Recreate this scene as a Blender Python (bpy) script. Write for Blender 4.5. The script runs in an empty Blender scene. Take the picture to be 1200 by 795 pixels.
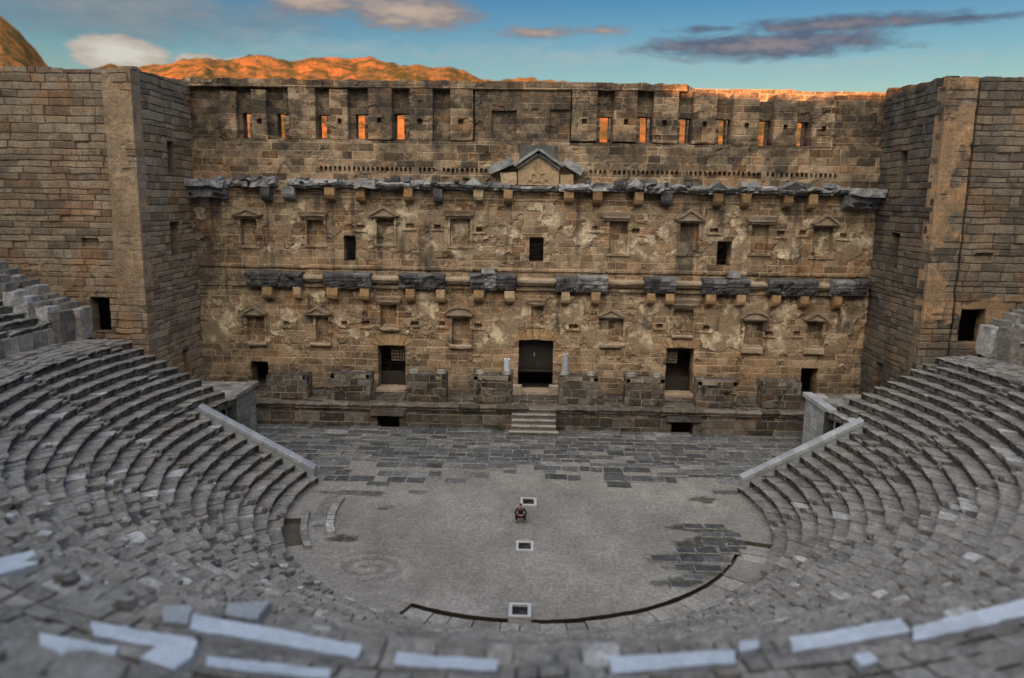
import bpy, math, random
import numpy as np
from mathutils import Vector

random.seed(7)
RNG = np.random.default_rng(11)
scene = bpy.context.scene
COL = scene.collection
rad = math.radians

# ------------------------------------------------------------------ noise
def _hash(ix, iy, iz, seed):
    n = (ix.astype(np.int64) * 374761393 + iy.astype(np.int64) * 668265263 + iz.astype(np.int64) * 2147483647 + seed * 974711) & 0xFFFFFFFF
    n = ((n ^ (n >> 13)) * 1274126177) & 0xFFFFFFFF
    n = ((n ^ (n >> 16)) * 2246822519) & 0xFFFFFFFF
    return ((n ^ (n >> 15)) & 0xFFFFFF) / float(0xFFFFFF)

def vn3(x, y, z, seed=0):
    x, y, z = np.broadcast_arrays(np.asarray(x, float), np.asarray(y, float), np.asarray(z, float))
    ix, iy, iz = np.floor(x), np.floor(y), np.floor(z)
    fx, fy, fz = x - ix, y - iy, z - iz
    fx, fy, fz = [f * f * (3 - 2 * f) for f in (fx, fy, fz)]
    r = 0
    for a in (0, 1):
        for b in (0, 1):
            for c in (0, 1):
                w = (fx if a else 1 - fx) * (fy if b else 1 - fy) * (fz if c else 1 - fz)
                r = r + w * _hash(ix + a, iy + b, iz + c, seed)
    return r

def vn2(x, y, seed=0):
    x, y = np.broadcast_arrays(np.asarray(x, float), np.asarray(y, float))
    ix, iy = np.floor(x), np.floor(y)
    fx, fy = x - ix, y - iy
    fx, fy = fx * fx * (3 - 2 * fx), fy * fy * (3 - 2 * fy)
    o = np.zeros_like(ix)
    h = lambda a, b: _hash(ix + a, iy + b, o, seed)
    return (h(0, 0) * (1 - fx) + h(1, 0) * fx) * (1 - fy) + (h(0, 1) * (1 - fx) + h(1, 1) * fx) * fy

def fbm2(x, y, seed=0, oct=4):
    r, a, t = 0, .5, 0
    for k in range(oct):
        r = r + a * vn2(x * 2 ** k + 17.3 * k, y * 2 ** k - 9.1 * k, seed + k); t += a; a *= .55
    return r / t

def fbm3(P, s, seed=0, oct=3):
    r, a, t = 0, .5, 0
    for k in range(oct):
        q = P * (s * 2 ** k)
        r = r + a * vn3(q[:, 0], q[:, 1], q[:, 2], seed + k); t += a; a *= .55
    return r / t

def sstep(a, b, x):
    t = np.clip((x - a) / (b - a), 0, 1)
    return t * t * (3 - 2 * t)

# ------------------------------------------------------------------ mesh builder
class MB:
    def __init__(s):
        s.V, s.Q, s.T, s.A, s.n = [], [], [], [], 0
    def add(s, V, Q=None, T=None, tone=.5, joint=0., plas=0., dark=0.):
        V = np.asarray(V, float).reshape(-1, 3); n = len(V)
        s.V.append(V)
        s.A.append(np.stack([np.broadcast_to(np.asarray(a, float).ravel() if np.ndim(a) else a, (n,)) for a in (tone, joint, plas, dark)], 1))
        if Q is not None and len(Q): s.Q.append(np.asarray(Q, int).reshape(-1, 4) + s.n)
        if T is not None and len(T): s.T.append(np.asarray(T, int).reshape(-1, 3) + s.n)
        s.n += n
    def merge(s, o):
        for V, A in zip(o.V, o.A): s.V.append(V); s.A.append(A)
        for q in o.Q: s.Q.append(q + s.n)
        for t in o.T: s.T.append(t + s.n)
        s.n += o.n
    def verts(s): return np.concatenate(s.V)
    def roughen(s, amp, scale, seed=0, fine=True):
        for V in s.V:
            for k in range(3):
                V[:, k] += 2 * amp * (fbm3(V, scale, seed + 31 * k, 3 if fine else 2) - .5)
    def build(s, name, mat, parent=None, smooth=False, loc=None):
        V = np.concatenate(s.V); A = np.concatenate(s.A)
        if loc is not None: V = V - np.asarray(loc)
        Q = np.concatenate(s.Q) if s.Q else np.zeros((0, 4), int)
        T = np.concatenate(s.T) if s.T else np.zeros((0, 3), int)
        me = bpy.data.meshes.new(name)
        me.vertices.add(len(V)); me.vertices.foreach_set('co', V.astype(np.float32).ravel())
        me.loops.add(len(Q) * 4 + len(T) * 3)
        me.loops.foreach_set('vertex_index', np.concatenate([Q.ravel(), T.ravel()]).astype(np.int32))
        me.polygons.add(len(Q) + len(T))
        st = np.concatenate([np.arange(len(Q)) * 4, len(Q) * 4 + np.arange(len(T)) * 3])
        me.polygons.foreach_set('loop_start', st.astype(np.int32))
        me.polygons.foreach_set('use_smooth', np.full(len(Q) + len(T), smooth))
        me.update(calc_edges=True)
        for k, nm in enumerate(('tone', 'joint', 'plas', 'dark')):
            at = me.attributes.new(nm, 'FLOAT', 'POINT'); at.data.foreach_set('value', A[:, k].astype(np.float32))
        me.materials.append(mat)
        o = bpy.data.objects.new(name, me); COL.objects.link(o)
        if parent: o.parent = parent
        if loc is not None: o.location = loc
        return o

def box(mb, x0, x1, y0, y1, z0, z1, **k):
    V = [(x, y, z) for z in (z0, z1) for y in (y0, y1) for x in (x0, x1)]
    mb.add(V, [(0, 2, 3, 1), (4, 5, 7, 6), (0, 1, 5, 4), (2, 6, 7, 3), (0, 4, 6, 2), (1, 3, 7, 5)], **k)

def grid_quads(nu, nv, wrap=False):
    i, j = np.meshgrid(np.arange(nu - (0 if wrap else 1)), np.arange(nv - 1), indexing='ij')
    i, j = i.ravel(), j.ravel(); i2 = (i + 1) % nu
    return np.stack([i * nv + j, i2 * nv + j, i2 * nv + j + 1, i * nv + j + 1], 1)

def sweep(mb, prof, xs, jit=0, seed=0, **k):
    """closed profile [(y,z)..] swept along x positions, with end caps"""
    prof = np.asarray(prof, float); m = len(prof); n = len(xs)
    V = np.zeros((m, n, 3)); V[:, :, 0] = np.asarray(xs)[None]; V[:, :, 1] = prof[:, 0][:, None]; V[:, :, 2] = prof[:, 1][:, None]
    V = V.reshape(-1, 3)
    if jit:
        for a in range(3): V[:, a] += 2 * jit * (fbm3(V, 2.2, seed + 13 * a) - .5)
    Q = grid_quads(m, n, True)
    T = []
    for e in (0, n - 1):
        c = [i * n + e for i in range(m)]
        for i in range(1, m - 1): T.append((c[0], c[i], c[i + 1]) if e else (c[0], c[i + 1], c[i]))
    mb.add(V, Q, T, **k)

def rough_box(mb, x0, x1, y0, y1, z0, z1, step=.18, amp=.03, seed=0, freq=2.5, **k):
    """subdivided box with worn, uneven faces"""
    nx, ny, nz = [max(2, int(round(abs(b - a) / step)) + 1) for a, b in ((x0, x1), (y0, y1), (z0, z1))]
    sub = MB()
    X, Y, Z = np.linspace(x0, x1, nx), np.linspace(y0, y1, ny), np.linspace(z0, z1, nz)
    def face(A, B, f, flip):
        a, b = np.meshgrid(A, B, indexing='ij'); P = f(a.ravel(), b.ravel())
        q = grid_quads(len(A), len(B)); sub.add(P, q[:, ::-1] if flip else q, **k)
    c = lambda v, a: np.full_like(a, v)
    face(X, Y, lambda a, b: np.stack([a, b, c(z0, a)], 1), True); face(X, Y, lambda a, b: np.stack([a, b, c(z1, a)], 1), False)
    face(X, Z, lambda a, b: np.stack([a, c(y0, a), b], 1), False); face(X, Z, lambda a, b: np.stack([a, c(y1, a), b], 1), True)
    face(Y, Z, lambda a, b: np.stack([c(x0, a), a, b], 1), True); face(Y, Z, lambda a, b: np.stack([c(x1, a), a, b], 1), False)
    sub.roughen(amp, freq, seed)
    mb.merge(sub)

# ------------------------------------------------------------------ masonry panels
def layout(nx, nz, res, course, bw, seed):
    rng = np.random.default_rng(seed)
    tone = np.zeros((nx, nz)); off = np.zeros((nx, nz)); joint = np.zeros((nx, nz))
    k = 0
    while k < nz:
        h = max(2, int(round(rng.uniform(*course) / res)))
        e = min(nz, k + h)
        i = -int(rng.integers(0, max(1, int(bw[1] / res))))
        while i < nx:
            w = max(3, int(round(rng.uniform(*bw) / res)))
            a, b = max(i, 0), min(i + w, nx)
            if b > a:
                tone[a:b, k:e] = rng.random(); off[a:b, k:e] = rng.normal()
                if i > 0: joint[a, k:e] = 1
            i += w
        joint[:, k] = 1
        k = e
    return tone, off, joint

def panel(mb, O, u, n, W, H, res=.06, course=(.38, .5), bw=(.6, 1.3), seed=0, jd=.03, bvar=.018, rough=.02,
          relief=None, plaster=None, cuts=(), top=None, T=.6, joint_k=.75, dark=None, v=(0, 0, 1), wob=.04, skirt=True, tonefn=None):
    O, u, n, v = [np.asarray(a, float) for a in (O, u, n, v)]
    nx, nz = max(2, int(round(W / res)) + 1), max(2, int(round(H / res)) + 1)
    xs, zs = np.linspace(0, W, nx), np.linspace(0, H, nz)
    X, Z = np.meshgrid(xs, zs, indexing='ij')
    GX, GZ = X + O @ u, Z + O @ v                    # place along the wall, for masks
    tone, off, joint = layout(nx, nz, res, course, bw, seed)
    jn = joint * (.45 + .9 * fbm2(GX * 1.3, GZ * 1.3, seed + 5, 3))
    h = off * bvar - jd * joint + rough * 2 * (fbm2(GX * 1.9, GZ * 1.9, seed + 3) - .5) + rough * .8 * (fbm2(GX * 7, GZ * 7, seed + 9, 2) - .5)
    pl = np.zeros_like(h)
    if plaster is not None:
        pl = plaster(GX, GZ)
        h = h * (1 - pl) + pl * (.06 + .05 * (fbm2(GX * 3, GZ * 3, seed + 2) - .5))
        jn = jn * (1 - pl * .9)
    if relief is not None: h = h + relief(GX, GZ)
    dk = dark(GX, GZ) if dark is not None else np.zeros_like(h)
    if tonefn is not None: tone = tonefn(GX, GZ, tone)
    inner = np.minimum.reduce([X, W - X, Z, H - Z]); wl = np.clip(inner / .3, 0, 1) * wob
    dX = 2 * wl * (fbm2(GX * .9, GZ * .9, seed + 71, 2) - .5); dZ = 2 * wl * (fbm2(GX * .9, GZ * .9, seed + 72, 2) - .5)
    P = O + (X + dX)[..., None] * u + (Z + dZ)[..., None] * v + h[..., None] * n
    keep = np.ones((nx - 1, nz - 1), bool)
    cx, cz = (GX[:-1, :-1] + GX[1:, 1:]) / 2, (GZ[:-1, :-1] + GZ[1:, 1:]) / 2
    for (a, b, c, d) in cuts: keep &= ~((cx > a) & (cx < c) & (cz > b) & (cz < d))
    if top is not None: keep &= cz < top(cx)
    flip = np.dot(np.cross(u, v), n) < 0
    I, J = np.nonzero(keep)
    Q = np.stack([I * nz + J, (I + 1) * nz + J, (I + 1) * nz + J + 1, I * nz + J + 1], 1)
    V = P.reshape(-1, 3); A = [a.ravel() for a in (tone, jn * joint_k, pl, dk)]
    if flip: Q = Q[:, ::-1]
    allV, allQ = [V], [Q]
    if skirt:
        kp = np.pad(keep, 1)
        E = []
        for (di, dj, p0, p1) in ((-1, 0, (0, 1), (0, 0)), (1, 0, (1, 0), (1, 1)), (0, -1, (0, 0), (1, 0)), (0, 1, (1, 1), (0, 1))):
            nb = kp[1 + di:nx + di, 1 + dj:nz + dj]
            i, j = np.nonzero(keep & ~nb)
            E.append(np.stack([(i + p0[0]) * nz + j + p0[1], (i + p1[0]) * nz + j + p1[1]], 1))
        E = np.concatenate(E)
        uq, inv = np.unique(E, return_inverse=True); inv = inv.reshape(E.shape)
        back = V[uq] - n * (((V[uq] - O) @ n)[:, None] + T)
        b = len(V)
        SQ = np.stack([E[:, 1], E[:, 0], b + inv[:, 0], b + inv[:, 1]], 1)
        if flip: SQ = SQ[:, ::-1]
        allV.append(back); allQ.append(SQ)
        A = [np.concatenate([a, a[uq]]) for a in A]
    V2 = np.concatenate(allV); Q2 = np.concatenate(allQ)
    used = np.unique(Q2); remap = np.full(len(V2), -1); remap[used] = np.arange(len(used))
    mb.add(V2[used], remap[Q2], tone=A[0][used], joint=A[1][used], plas=A[2][used], dark=A[3][used])

# ------------------------------------------------------------------ materials
def new_mat(name):
    m = bpy.data.materials.new(name); m.use_nodes = True
    nt = m.node_tree; nt.nodes.clear()
    out = nt.nodes.new('ShaderNodeOutputMaterial'); b = nt.nodes.new('ShaderNodeBsdfPrincipled')
    nt.links.new(b.outputs[0], out.inputs[0])
    return m, nt, b

def N(nt, t, **kw):
    nd = nt.nodes.new(t)
    for k, v in kw.items():
        if k.startswith('i_'):
            key = k[2:]; nd.inputs[int(key) if key.isdigit() else key].default_value = v
        else: setattr(nd, k, v)
    return nd

def ramp(nt, src, stops, interp='LINEAR'):
    r = nt.nodes.new('ShaderNodeValToRGB'); r.color_ramp.interpolation = interp
    e = r.color_ramp.elements
    while len(e) < len(stops): e.new(.5)
    for el, (p, c) in zip(e, stops):
        el.position = p; el.color = (*c, 1) if len(c) == 3 else c
    nt.links.new(src, r.inputs[0]); return r.outputs[0]

def mix(nt, f, a, b, mode='MIX'):
    m = nt.nodes.new('ShaderNodeMix'); m.data_type = 'RGBA'; m.blend_type = mode
    for s, v in ((m.inputs[0], f), (m.inputs[6], a), (m.inputs[7], b)):
        if hasattr(v, 'links'): nt.links.new(v, s)
        elif isinstance(v, (tuple, list)): s.default_value = (*v, 1) if len(v) == 3 else v
        else: s.default_value = v
    return m.outputs[2]

def mth(nt, op, a, b=None, clamp=False):
    m = nt.nodes.new('ShaderNodeMath'); m.operation = op; m.use_clamp = clamp
    for s, v in ((m.inputs[0], a), (m.inputs[1], b)):
        if v is None: continue
        if hasattr(v, 'links'): nt.links.new(v, s)
        else: s.default_value = v
    return m.outputs[0]

def noise(nt, co, scale, detail=5, rough=.6, dist=0):
    n = N(nt, 'ShaderNodeTexNoise'); n.inputs['Scale'].default_value = scale; n.inputs['Detail'].default_value = detail
    n.inputs['Roughness'].default_value = rough; n.inputs['Distortion'].default_value = dist
    nt.links.new(co, n.inputs['Vector']); return n.outputs['Fac']

G = lambda v: (v, v, v)
def stone(name, tones, jcol, plas=((.27, .195, .12), (.62, .51, .35)), dark=(.035, .033, .03), lich=.35, lichcol=(.06, .058, .055),
          pale=.2, palecol=(.5, .46, .4), ochre=0, bump=.5, fs=9, roughness=.9, spec=.25, detail=1.0):
    m, nt, b = new_mat(name)
    co = N(nt, 'ShaderNodeTexCoord').outputs['Object']
    geo = N(nt, 'ShaderNodeNewGeometry').outputs['Position']
    co = geo
    at = {k: N(nt, 'ShaderNodeAttribute', attribute_name=k).outputs['Fac'] for k in ('tone', 'joint', 'plas', 'dark')}
    big, mid, fine, vf = noise(nt, co, .35, 4), noise(nt, co, 1.7, 6, .65), noise(nt, co, fs, 6, .7), noise(nt, co, fs * 3.3, 3, .7)
    t = mth(nt, 'ADD', at['tone'], mth(nt, 'MULTIPLY', mth(nt, 'SUBTRACT', mid, .5), .9))
    c = ramp(nt, t, [(i / (len(tones) - 1), x) for i, x in enumerate(tones)])
    if ochre:
        c = mix(nt, mth(nt, 'MULTIPLY', ramp(nt, noise(nt, co, .55, 5, .6, .4), [(.48, G(0)), (.66, G(1))]), ochre), c, (.34, .15, .045))
    # weathering: dark lichen and pale crust
    c = mix(nt, mth(nt, 'MULTIPLY', ramp(nt, noise(nt, co, .9, 7, .72, .3), [(.47, G(0)), (.62, G(1))]), lich), c, lichcol)
    c = mix(nt, mth(nt, 'MULTIPLY', ramp(nt, noise(nt, co, 2.6, 7, .75), [(.55, G(0)), (.68, G(1))]), pale), c, palecol)
    pc = mix(nt, ramp(nt, noise(nt, co, .75, 7, .6, .5), [(.47, G(0)), (.59, G(1))]), plas[0], plas[1])
    pc = mix(nt, ramp(nt, noise(nt, co, 1.3, 8, .75, .5), [(.45, G(0)), (.6, G(.75))]), pc, (.21, .165, .115))
    c = mix(nt, at['plas'], c, pc)
    jm = mth(nt, 'MULTIPLY', at['joint'], ramp(nt, noise(nt, co, 1.1, 5, .7), [(.3, G(.25)), (.55, G(1))]), True)
    c = mix(nt, jm, c, jcol)
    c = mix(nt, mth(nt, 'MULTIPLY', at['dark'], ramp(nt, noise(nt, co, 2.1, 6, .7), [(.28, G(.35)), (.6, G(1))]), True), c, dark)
    c = mix(nt, detail, c, ramp(nt, fine, [(.25, G(.45)), (.5, G(.95)), (.75, G(1.5))]), 'MULTIPLY')
    c = mix(nt, .6 * detail, c, ramp(nt, vf, [(.3, G(.6)), (.5, G(1)), (.7, G(1.4))]), 'MULTIPLY')
    nt.links.new(c, b.inputs['Base Color'])
    b.inputs['Roughness'].default_value = roughness; b.inputs['Specular IOR Level'].default_value = spec
    h = mth(nt, 'ADD', mth(nt, 'MULTIPLY', fine, .6), mth(nt, 'ADD', mth(nt, 'MULTIPLY', mid, 1.2), mth(nt, 'MULTIPLY', vf, .3)))
    bp = N(nt, 'ShaderNodeBump'); bp.inputs['Strength'].default_value = bump; bp.inputs['Distance'].default_value = .12
    nt.links.new(h, bp.inputs['Height']); nt.links.new(bp.outputs[0], b.inputs['Normal'])
    return m

def plain(name, c0, c1=None, scale=8, rough=.7, metal=0, bump=.15):
    m, nt, b = new_mat(name)
    co = N(nt, 'ShaderNodeTexCoord').outputs['Object']
    c1 = c1 or tuple(x * .7 for x in c0)
    nt.links.new(mix(nt, ramp(nt, noise(nt, co, scale, 6, .65), [(.35, G(0)), (.65, G(1))]), c0, c1), b.inputs['Base Color'])
    b.inputs['Roughness'].default_value = rough; b.inputs['Metallic'].default_value = metal
    bp = N(nt, 'ShaderNodeBump'); bp.inputs['Strength'].default_value = bump; bp.inputs['Distance'].default_value = .05
    nt.links.new(noise(nt, co, scale * 3, 5, .7), bp.inputs['Height']); nt.links.new(bp.outputs[0], b.inputs['Normal'])
    return m

M = {}
M['wall'] = stone('stage_wall_stone', [(.065, .048, .034), (.15, .105, .066), (.245, .175, .11), (.31, .225, .14), (.42, .32, .21), (.34, .215, .125)], (.55, .45, .31),
                  ochre=.45, lich=.62, lichcol=(.04, .033, .025), pale=.22, palecol=(.42, .33, .21))
M['tower'] = stone('tower_stone', [(.14, .11, .078), (.215, .172, .125), (.285, .232, .17), (.33, .27, .19)], (.12, .09, .062), ochre=.5, lich=.25,
                   plas=((.28, .2, .12), (.38, .28, .18)), pale=.2, palecol=(.38, .31, .22))
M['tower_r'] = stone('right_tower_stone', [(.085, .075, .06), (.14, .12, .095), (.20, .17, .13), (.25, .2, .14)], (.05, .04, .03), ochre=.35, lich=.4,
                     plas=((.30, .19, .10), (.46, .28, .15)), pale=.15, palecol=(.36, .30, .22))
M['cornice'] = stone('grey_cornice_stone', [(.06, .06, .06), (.11, .112, .113), (.19, .19, .19), (.33, .33, .325)], (.05, .05, .05), lich=.5, lichcol=(.03, .03, .03), pale=.35, palecol=(.45, .45, .43))
M['console'] = stone('console_stone', [(.22, .13, .06), (.34, .22, .11), (.40, .27, .14), (.5, .4, .27)], (.3, .2, .1), ochre=.3, lich=.25, pale=.3, palecol=(.55, .48, .38))
M['niche'] = stone('niche_trim_stone', [(.20, .155, .105), (.32, .25, .175), (.42, .34, .245)], (.3, .24, .16), ochre=.15, lich=.3, pale=.4, palecol=(.45, .4, .32))
M['podium'] = stone('podium_stone', [(.035, .032, .028), (.07, .064, .055), (.105, .096, .083), (.16, .147, .126)], (.38, .32, .235), lich=.75, lichcol=(.022, .021, .017), pale=.3, palecol=(.33, .28, .21),
                    ochre=.15)
M['seat'] = stone('seat_stone', [(.105, .1, .094), (.16, .152, .142), (.215, .205, .19), (.28, .27, .255), (.42, .42, .42)], (.05, .05, .045), lich=.5, lichcol=(.055, .055, .052), pale=.35, palecol=(.42, .42, .40), ochre=.08, fs=6)
M['core'] = stone('rubble_core', [(.05, .048, .044), (.08, .076, .07), (.11, .105, .095)], (.03, .03, .03), lich=.4, pale=.1, fs=5)
M['pave'] = stone('pavement_stone', [(.04, .041, .042), (.08, .081, .082), (.12, .121, .121), (.16, .158, .154), (.23, .228, .22)], (.36, .36, .34), lich=.55, lichcol=(.05, .048, .045), pale=.4, palecol=(.33, .32, .30), fs=4)
M['kerb'] = stone('kerb_stone', [(.15, .142, .128), (.225, .215, .195), (.31, .295, .27)], (.05, .05, .045), lich=.5, pale=.3, palecol=(.45, .44, .41), ochre=.1)
M['gravel'] = stone('gravel_ground', [(.13, .119, .105), (.215, .2, .18), (.32, .3, .272)], (.12, .11, .1), dark=(.035, .032, .02), lich=.22, lichcol=(.13, .122, .11), pale=.15, palecol=(.3, .29, .27), fs=5.5, bump=.6)
M['earth'] = stone('brown_earth', [(.06, .05, .035), (.085, .07, .05), (.1, .085, .06)], (.05, .04, .03), lich=.3, pale=.05)
M['marble'] = stone('pale_marble', [(.36, .40, .46), (.42, .46, .52), (.48, .52, .58)], (.3, .3, .3), lich=.4, lichcol=(.22, .24, .27), pale=.25, palecol=(.55, .58, .63), bump=.2, roughness=.4, spec=.5, detail=.5)
M['parapet'] = stone('parapet_marble', [(.22, .24, .26), (.29, .31, .33), (.36, .38, .39)], (.1, .1, .1), lich=.25, lichcol=(.14, .15, .16), pale=.2, palecol=(.45, .46, .47), bump=.25, detail=.6)
M['hatchframe'] = stone('hatch_frame_marble', [(.36, .36, .37), (.46, .46, .47)], (.3, .3, .3), lich=.1, lichcol=(.4, .4, .4), pale=.2, palecol=(.75, .75, .75), bump=.15, detail=.5)
M['iron'] = plain('dark_iron', (.018, .018, .02), (.035, .032, .03), rough=.55, metal=.6)
M['wood'] = plain('dark_door_wood', (.012, .009, .007), (.024, .018, .013), rough=.6)
M['plank'] = plain('weathered_step_wood', (.30, .27, .22), (.17, .15, .12), scale=5)
M['latch'] = plain('bright_latch', (.45, .44, .4), rough=.4, metal=.5)

# ------------------------------------------------------------------ object helpers
def thing(name, label, cat, loc=(0, 0, 0), group=None):
    o = bpy.data.objects.new(name, None); COL.objects.link(o); o.location = loc
    return tag(o, label, cat, group)
def tag(o, label, cat, group=None):
    o['label'] = label; o['category'] = cat
    if group: o['group'] = group
    return o
def struct(o, kind='structure'):
    o['kind'] = kind; return o

# ================================================================== camera
F = 920.0
p, yw, rl = rad(10.16), rad(1.29), rad(.86)
fwd0 = Vector((-math.sin(yw), math.cos(yw), 0)); right = Vector((math.cos(yw), math.sin(yw), 0)); up0 = Vector((0, 0, 1))
fwd = fwd0 * math.cos(p) - up0 * math.sin(p); up = up0 * math.cos(p) + fwd0 * math.sin(p)
r2 = right * math.cos(rl) + up * math.sin(rl); u2 = up * math.cos(rl) - right * math.sin(rl)
cam = bpy.data.cameras.new('camera'); co = bpy.data.objects.new('camera', cam); COL.objects.link(co)
from mathutils import Matrix
mw = Matrix((r2, u2, -fwd)).transposed().to_4x4(); mw.translation = (0, 0, 17.0); co.matrix_world = mw
cam.sensor_width = 36; cam.lens = 36 * F / 1200; cam.clip_end = 20000; cam.clip_start = .1
cam.dof.use_dof = True; cam.dof.focus_distance = 55; cam.dof.aperture_fstop = .17
scene.camera = co

# ================================================================== world and sun
SUN_EL, SUN_AZ = 3.0, 201.0            # degrees; azimuth clockwise from +Y: low, behind the camera on the left
w = bpy.data.worlds.new('World'); scene.world = w; w.use_nodes = True
nt = w.node_tree; nt.nodes.clear()
wo = N(nt, 'ShaderNodeOutputWorld'); bg = N(nt, 'ShaderNodeBackground'); nt.links.new(bg.outputs[0], wo.inputs[0])
sky = N(nt, 'ShaderNodeTexSky'); sky.sky_type = 'NISHITA'; sky.sun_disc = False
sky.sun_elevation = rad(SUN_EL); sky.sun_rotation = rad(SUN_AZ); sky.altitude = 0; sky.air_density = 1.0; sky.dust_density = .6; sky.ozone_density = 2.0
bg.inputs[1].default_value = .15
tc = N(nt, 'ShaderNodeTexCoord').outputs['Generated']
sp = N(nt, 'ShaderNodeSeparateXYZ'); nt.links.new(tc, sp.inputs[0])
az = mth(nt, 'MULTIPLY', mth(nt, 'ARCTAN2', sp.outputs[0], sp.outputs[1]), 57.2958)
el = mth(nt, 'MULTIPLY', mth(nt, 'ARCSINE', sp.outputs[2]), 57.2958)
cv = N(nt, 'ShaderNodeCombineXYZ'); nt.links.new(mth(nt, 'MULTIPLY', az, .3), cv.inputs[0]); nt.links.new(el, cv.inputs[1])
def blobs(lst):
    tot = None
    for (a, e, sa, se, amp) in lst:
        da = mth(nt, 'DIVIDE', mth(nt, 'SUBTRACT', az, a), sa); de = mth(nt, 'DIVIDE', mth(nt, 'SUBTRACT', el, e), se)
        d = mth(nt, 'SQRT', mth(nt, 'ADD', mth(nt, 'MULTIPLY', da, da), mth(nt, 'MULTIPLY', de, de)))
        k = mth(nt, 'MULTIPLY', mth(nt, 'SUBTRACT', 1, d), amp)
        tot = k if tot is None else mth(nt, 'MAXIMUM', tot, k)
    return tot
def cloud_layer(c, lst, nscale, lo, hi, ramp_cols, k=1.6, op=1.0):
    nz = noise(nt, cv.outputs[0], nscale, 9, .68, .7)
    m = mth(nt, 'ADD', blobs(lst), mth(nt, 'MULTIPLY', mth(nt, 'SUBTRACT', nz, .5), k))
    fac = mth(nt, 'MULTIPLY', ramp(nt, m, [(lo, G(0)), (hi, G(1))]), op)
    shade = noise(nt, cv.outputs[0], nscale * 1.3, 5, .6)
    return mix(nt, fac, c, ramp(nt, mth(nt, 'ADD', mth(nt, 'MULTIPLY', m, .35), mth(nt, 'MULTIPLY', shade, .65)), ramp_cols))
skyc = sky.outputs[0]
skyc = mix(nt, 1.0, skyc, ramp(nt, mth(nt, 'DIVIDE', el, 90), [(.06, (.40, .39, .38)), (.10, (.26, .32, .355)), (.145, (.125, .22, .31))]), 'MULTIPLY')
# grey mass upper left, thin streaks, dusky bars on the right, lilac puffs at the top, white cumulus low left
skyc = cloud_layer(skyc, [(-27, 11.3, 13, 2.8, 1.0), (-17, 11.6, 7, 1.6, .8)], .8, .05, .8, [(.3, (.20, .26, .33)), (.6, (.34, .38, .41)), (.9, (.5, .5, .48))], 1.3, .8)
skyc = cloud_layer(skyc, [(3, 9.6, 24, 1.5, .5), (-14, 9.8, 12, 1.3, .45), (20, 8.8, 16, .9, .5)], 1.2, .1, .9, [(.3, (.66, .64, .58)), (.7, (.82, .77, .68))], 1.4, .5)
skyc = cloud_layer(skyc, [(15.5, 10.1, 11, 1.2, 1.1), (20, 11.2, 10, .8, .9), (27, 11.0, 6, .4, .7), (12, 11.3, 5, .4, .6)], 1.2, .12, .6, [(.25, (.09, .14, .23)), (.5, (.15, .18, .27)), (.8, (.46, .36, .36))], 1.4, .93)
skyc = cloud_layer(skyc, [(-8.5, 12.2, 6, 1.5, 1.35), (-15, 12.7, 4, 1.4, 1.3), (-12, 13, 8, .9, .9), (0, 11.2, 4.5, .6, .75), (4.5, 11.3, 3, .5, .7), (-5, 12.0, 2.4, .6, .8)], 1.4, .15, .6, [(.2, (.24, .24, .29)), (.5, (.40, .34, .34)), (.8, (.78, .60, .46))], 1.4, .92)
skyc = cloud_layer(skyc, [(-27, 8.5, 3.8, 1.5, 1.5), (-22.4, 8.3, 2.2, .8, 1.3), (-19.6, 8.5, 1.9, .6, 1.2)], 1.0, .25, .5, [(.3, (.52, .42, .33)), (.75, (.95, .90, .80))], 1.0, .95)
# added sky fill light above the frame: warm towards the sun, blue grey overhead
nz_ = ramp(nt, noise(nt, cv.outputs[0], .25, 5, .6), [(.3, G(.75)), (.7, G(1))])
sky_fill = mth(nt, 'MULTIPLY', ramp(nt, mth(nt, 'DIVIDE', el, 90), [(.17, G(0)), (.40, G(1))], 'EASE'), nz_)
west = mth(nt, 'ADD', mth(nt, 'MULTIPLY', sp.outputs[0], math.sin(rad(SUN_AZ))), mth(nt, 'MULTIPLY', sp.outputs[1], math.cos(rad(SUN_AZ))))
fill_col = mix(nt, ramp(nt, west, [(.10, G(0)), (.75, G(1))], 'EASE'), (1.15, 1.42, 1.85), (7.9, 7.0, 5.9))
skyc = mix(nt, sky_fill, skyc, fill_col)
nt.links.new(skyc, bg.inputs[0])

sun = bpy.data.lights.new('sun', 'SUN'); so = bpy.data.objects.new('sun', sun); COL.objects.link(so)
sd = Vector((math.sin(rad(SUN_AZ)) * math.cos(rad(SUN_EL)), math.cos(rad(SUN_AZ)) * math.cos(rad(SUN_EL)), math.sin(rad(SUN_EL))))
so.rotation_euler = sd.to_track_quat('Z', 'Y').to_euler(); so.location = (-30, -40, 60)
sun.energy = 2.6; sun.angle = rad(.5); sun.color = (1.0, .38, .11)

vs = scene.view_settings; vs.view_transform = 'Standard'; vs.look = 'None'; vs.gamma = 1; vs.exposure = 2.22
scene.cycles.use_denoising = True
scene.cycles.max_bounces = 5; scene.cycles.diffuse_bounces = 3; scene.cycles.glossy_bounces = 2
scene.cycles.use_adaptive_sampling = True

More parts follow.
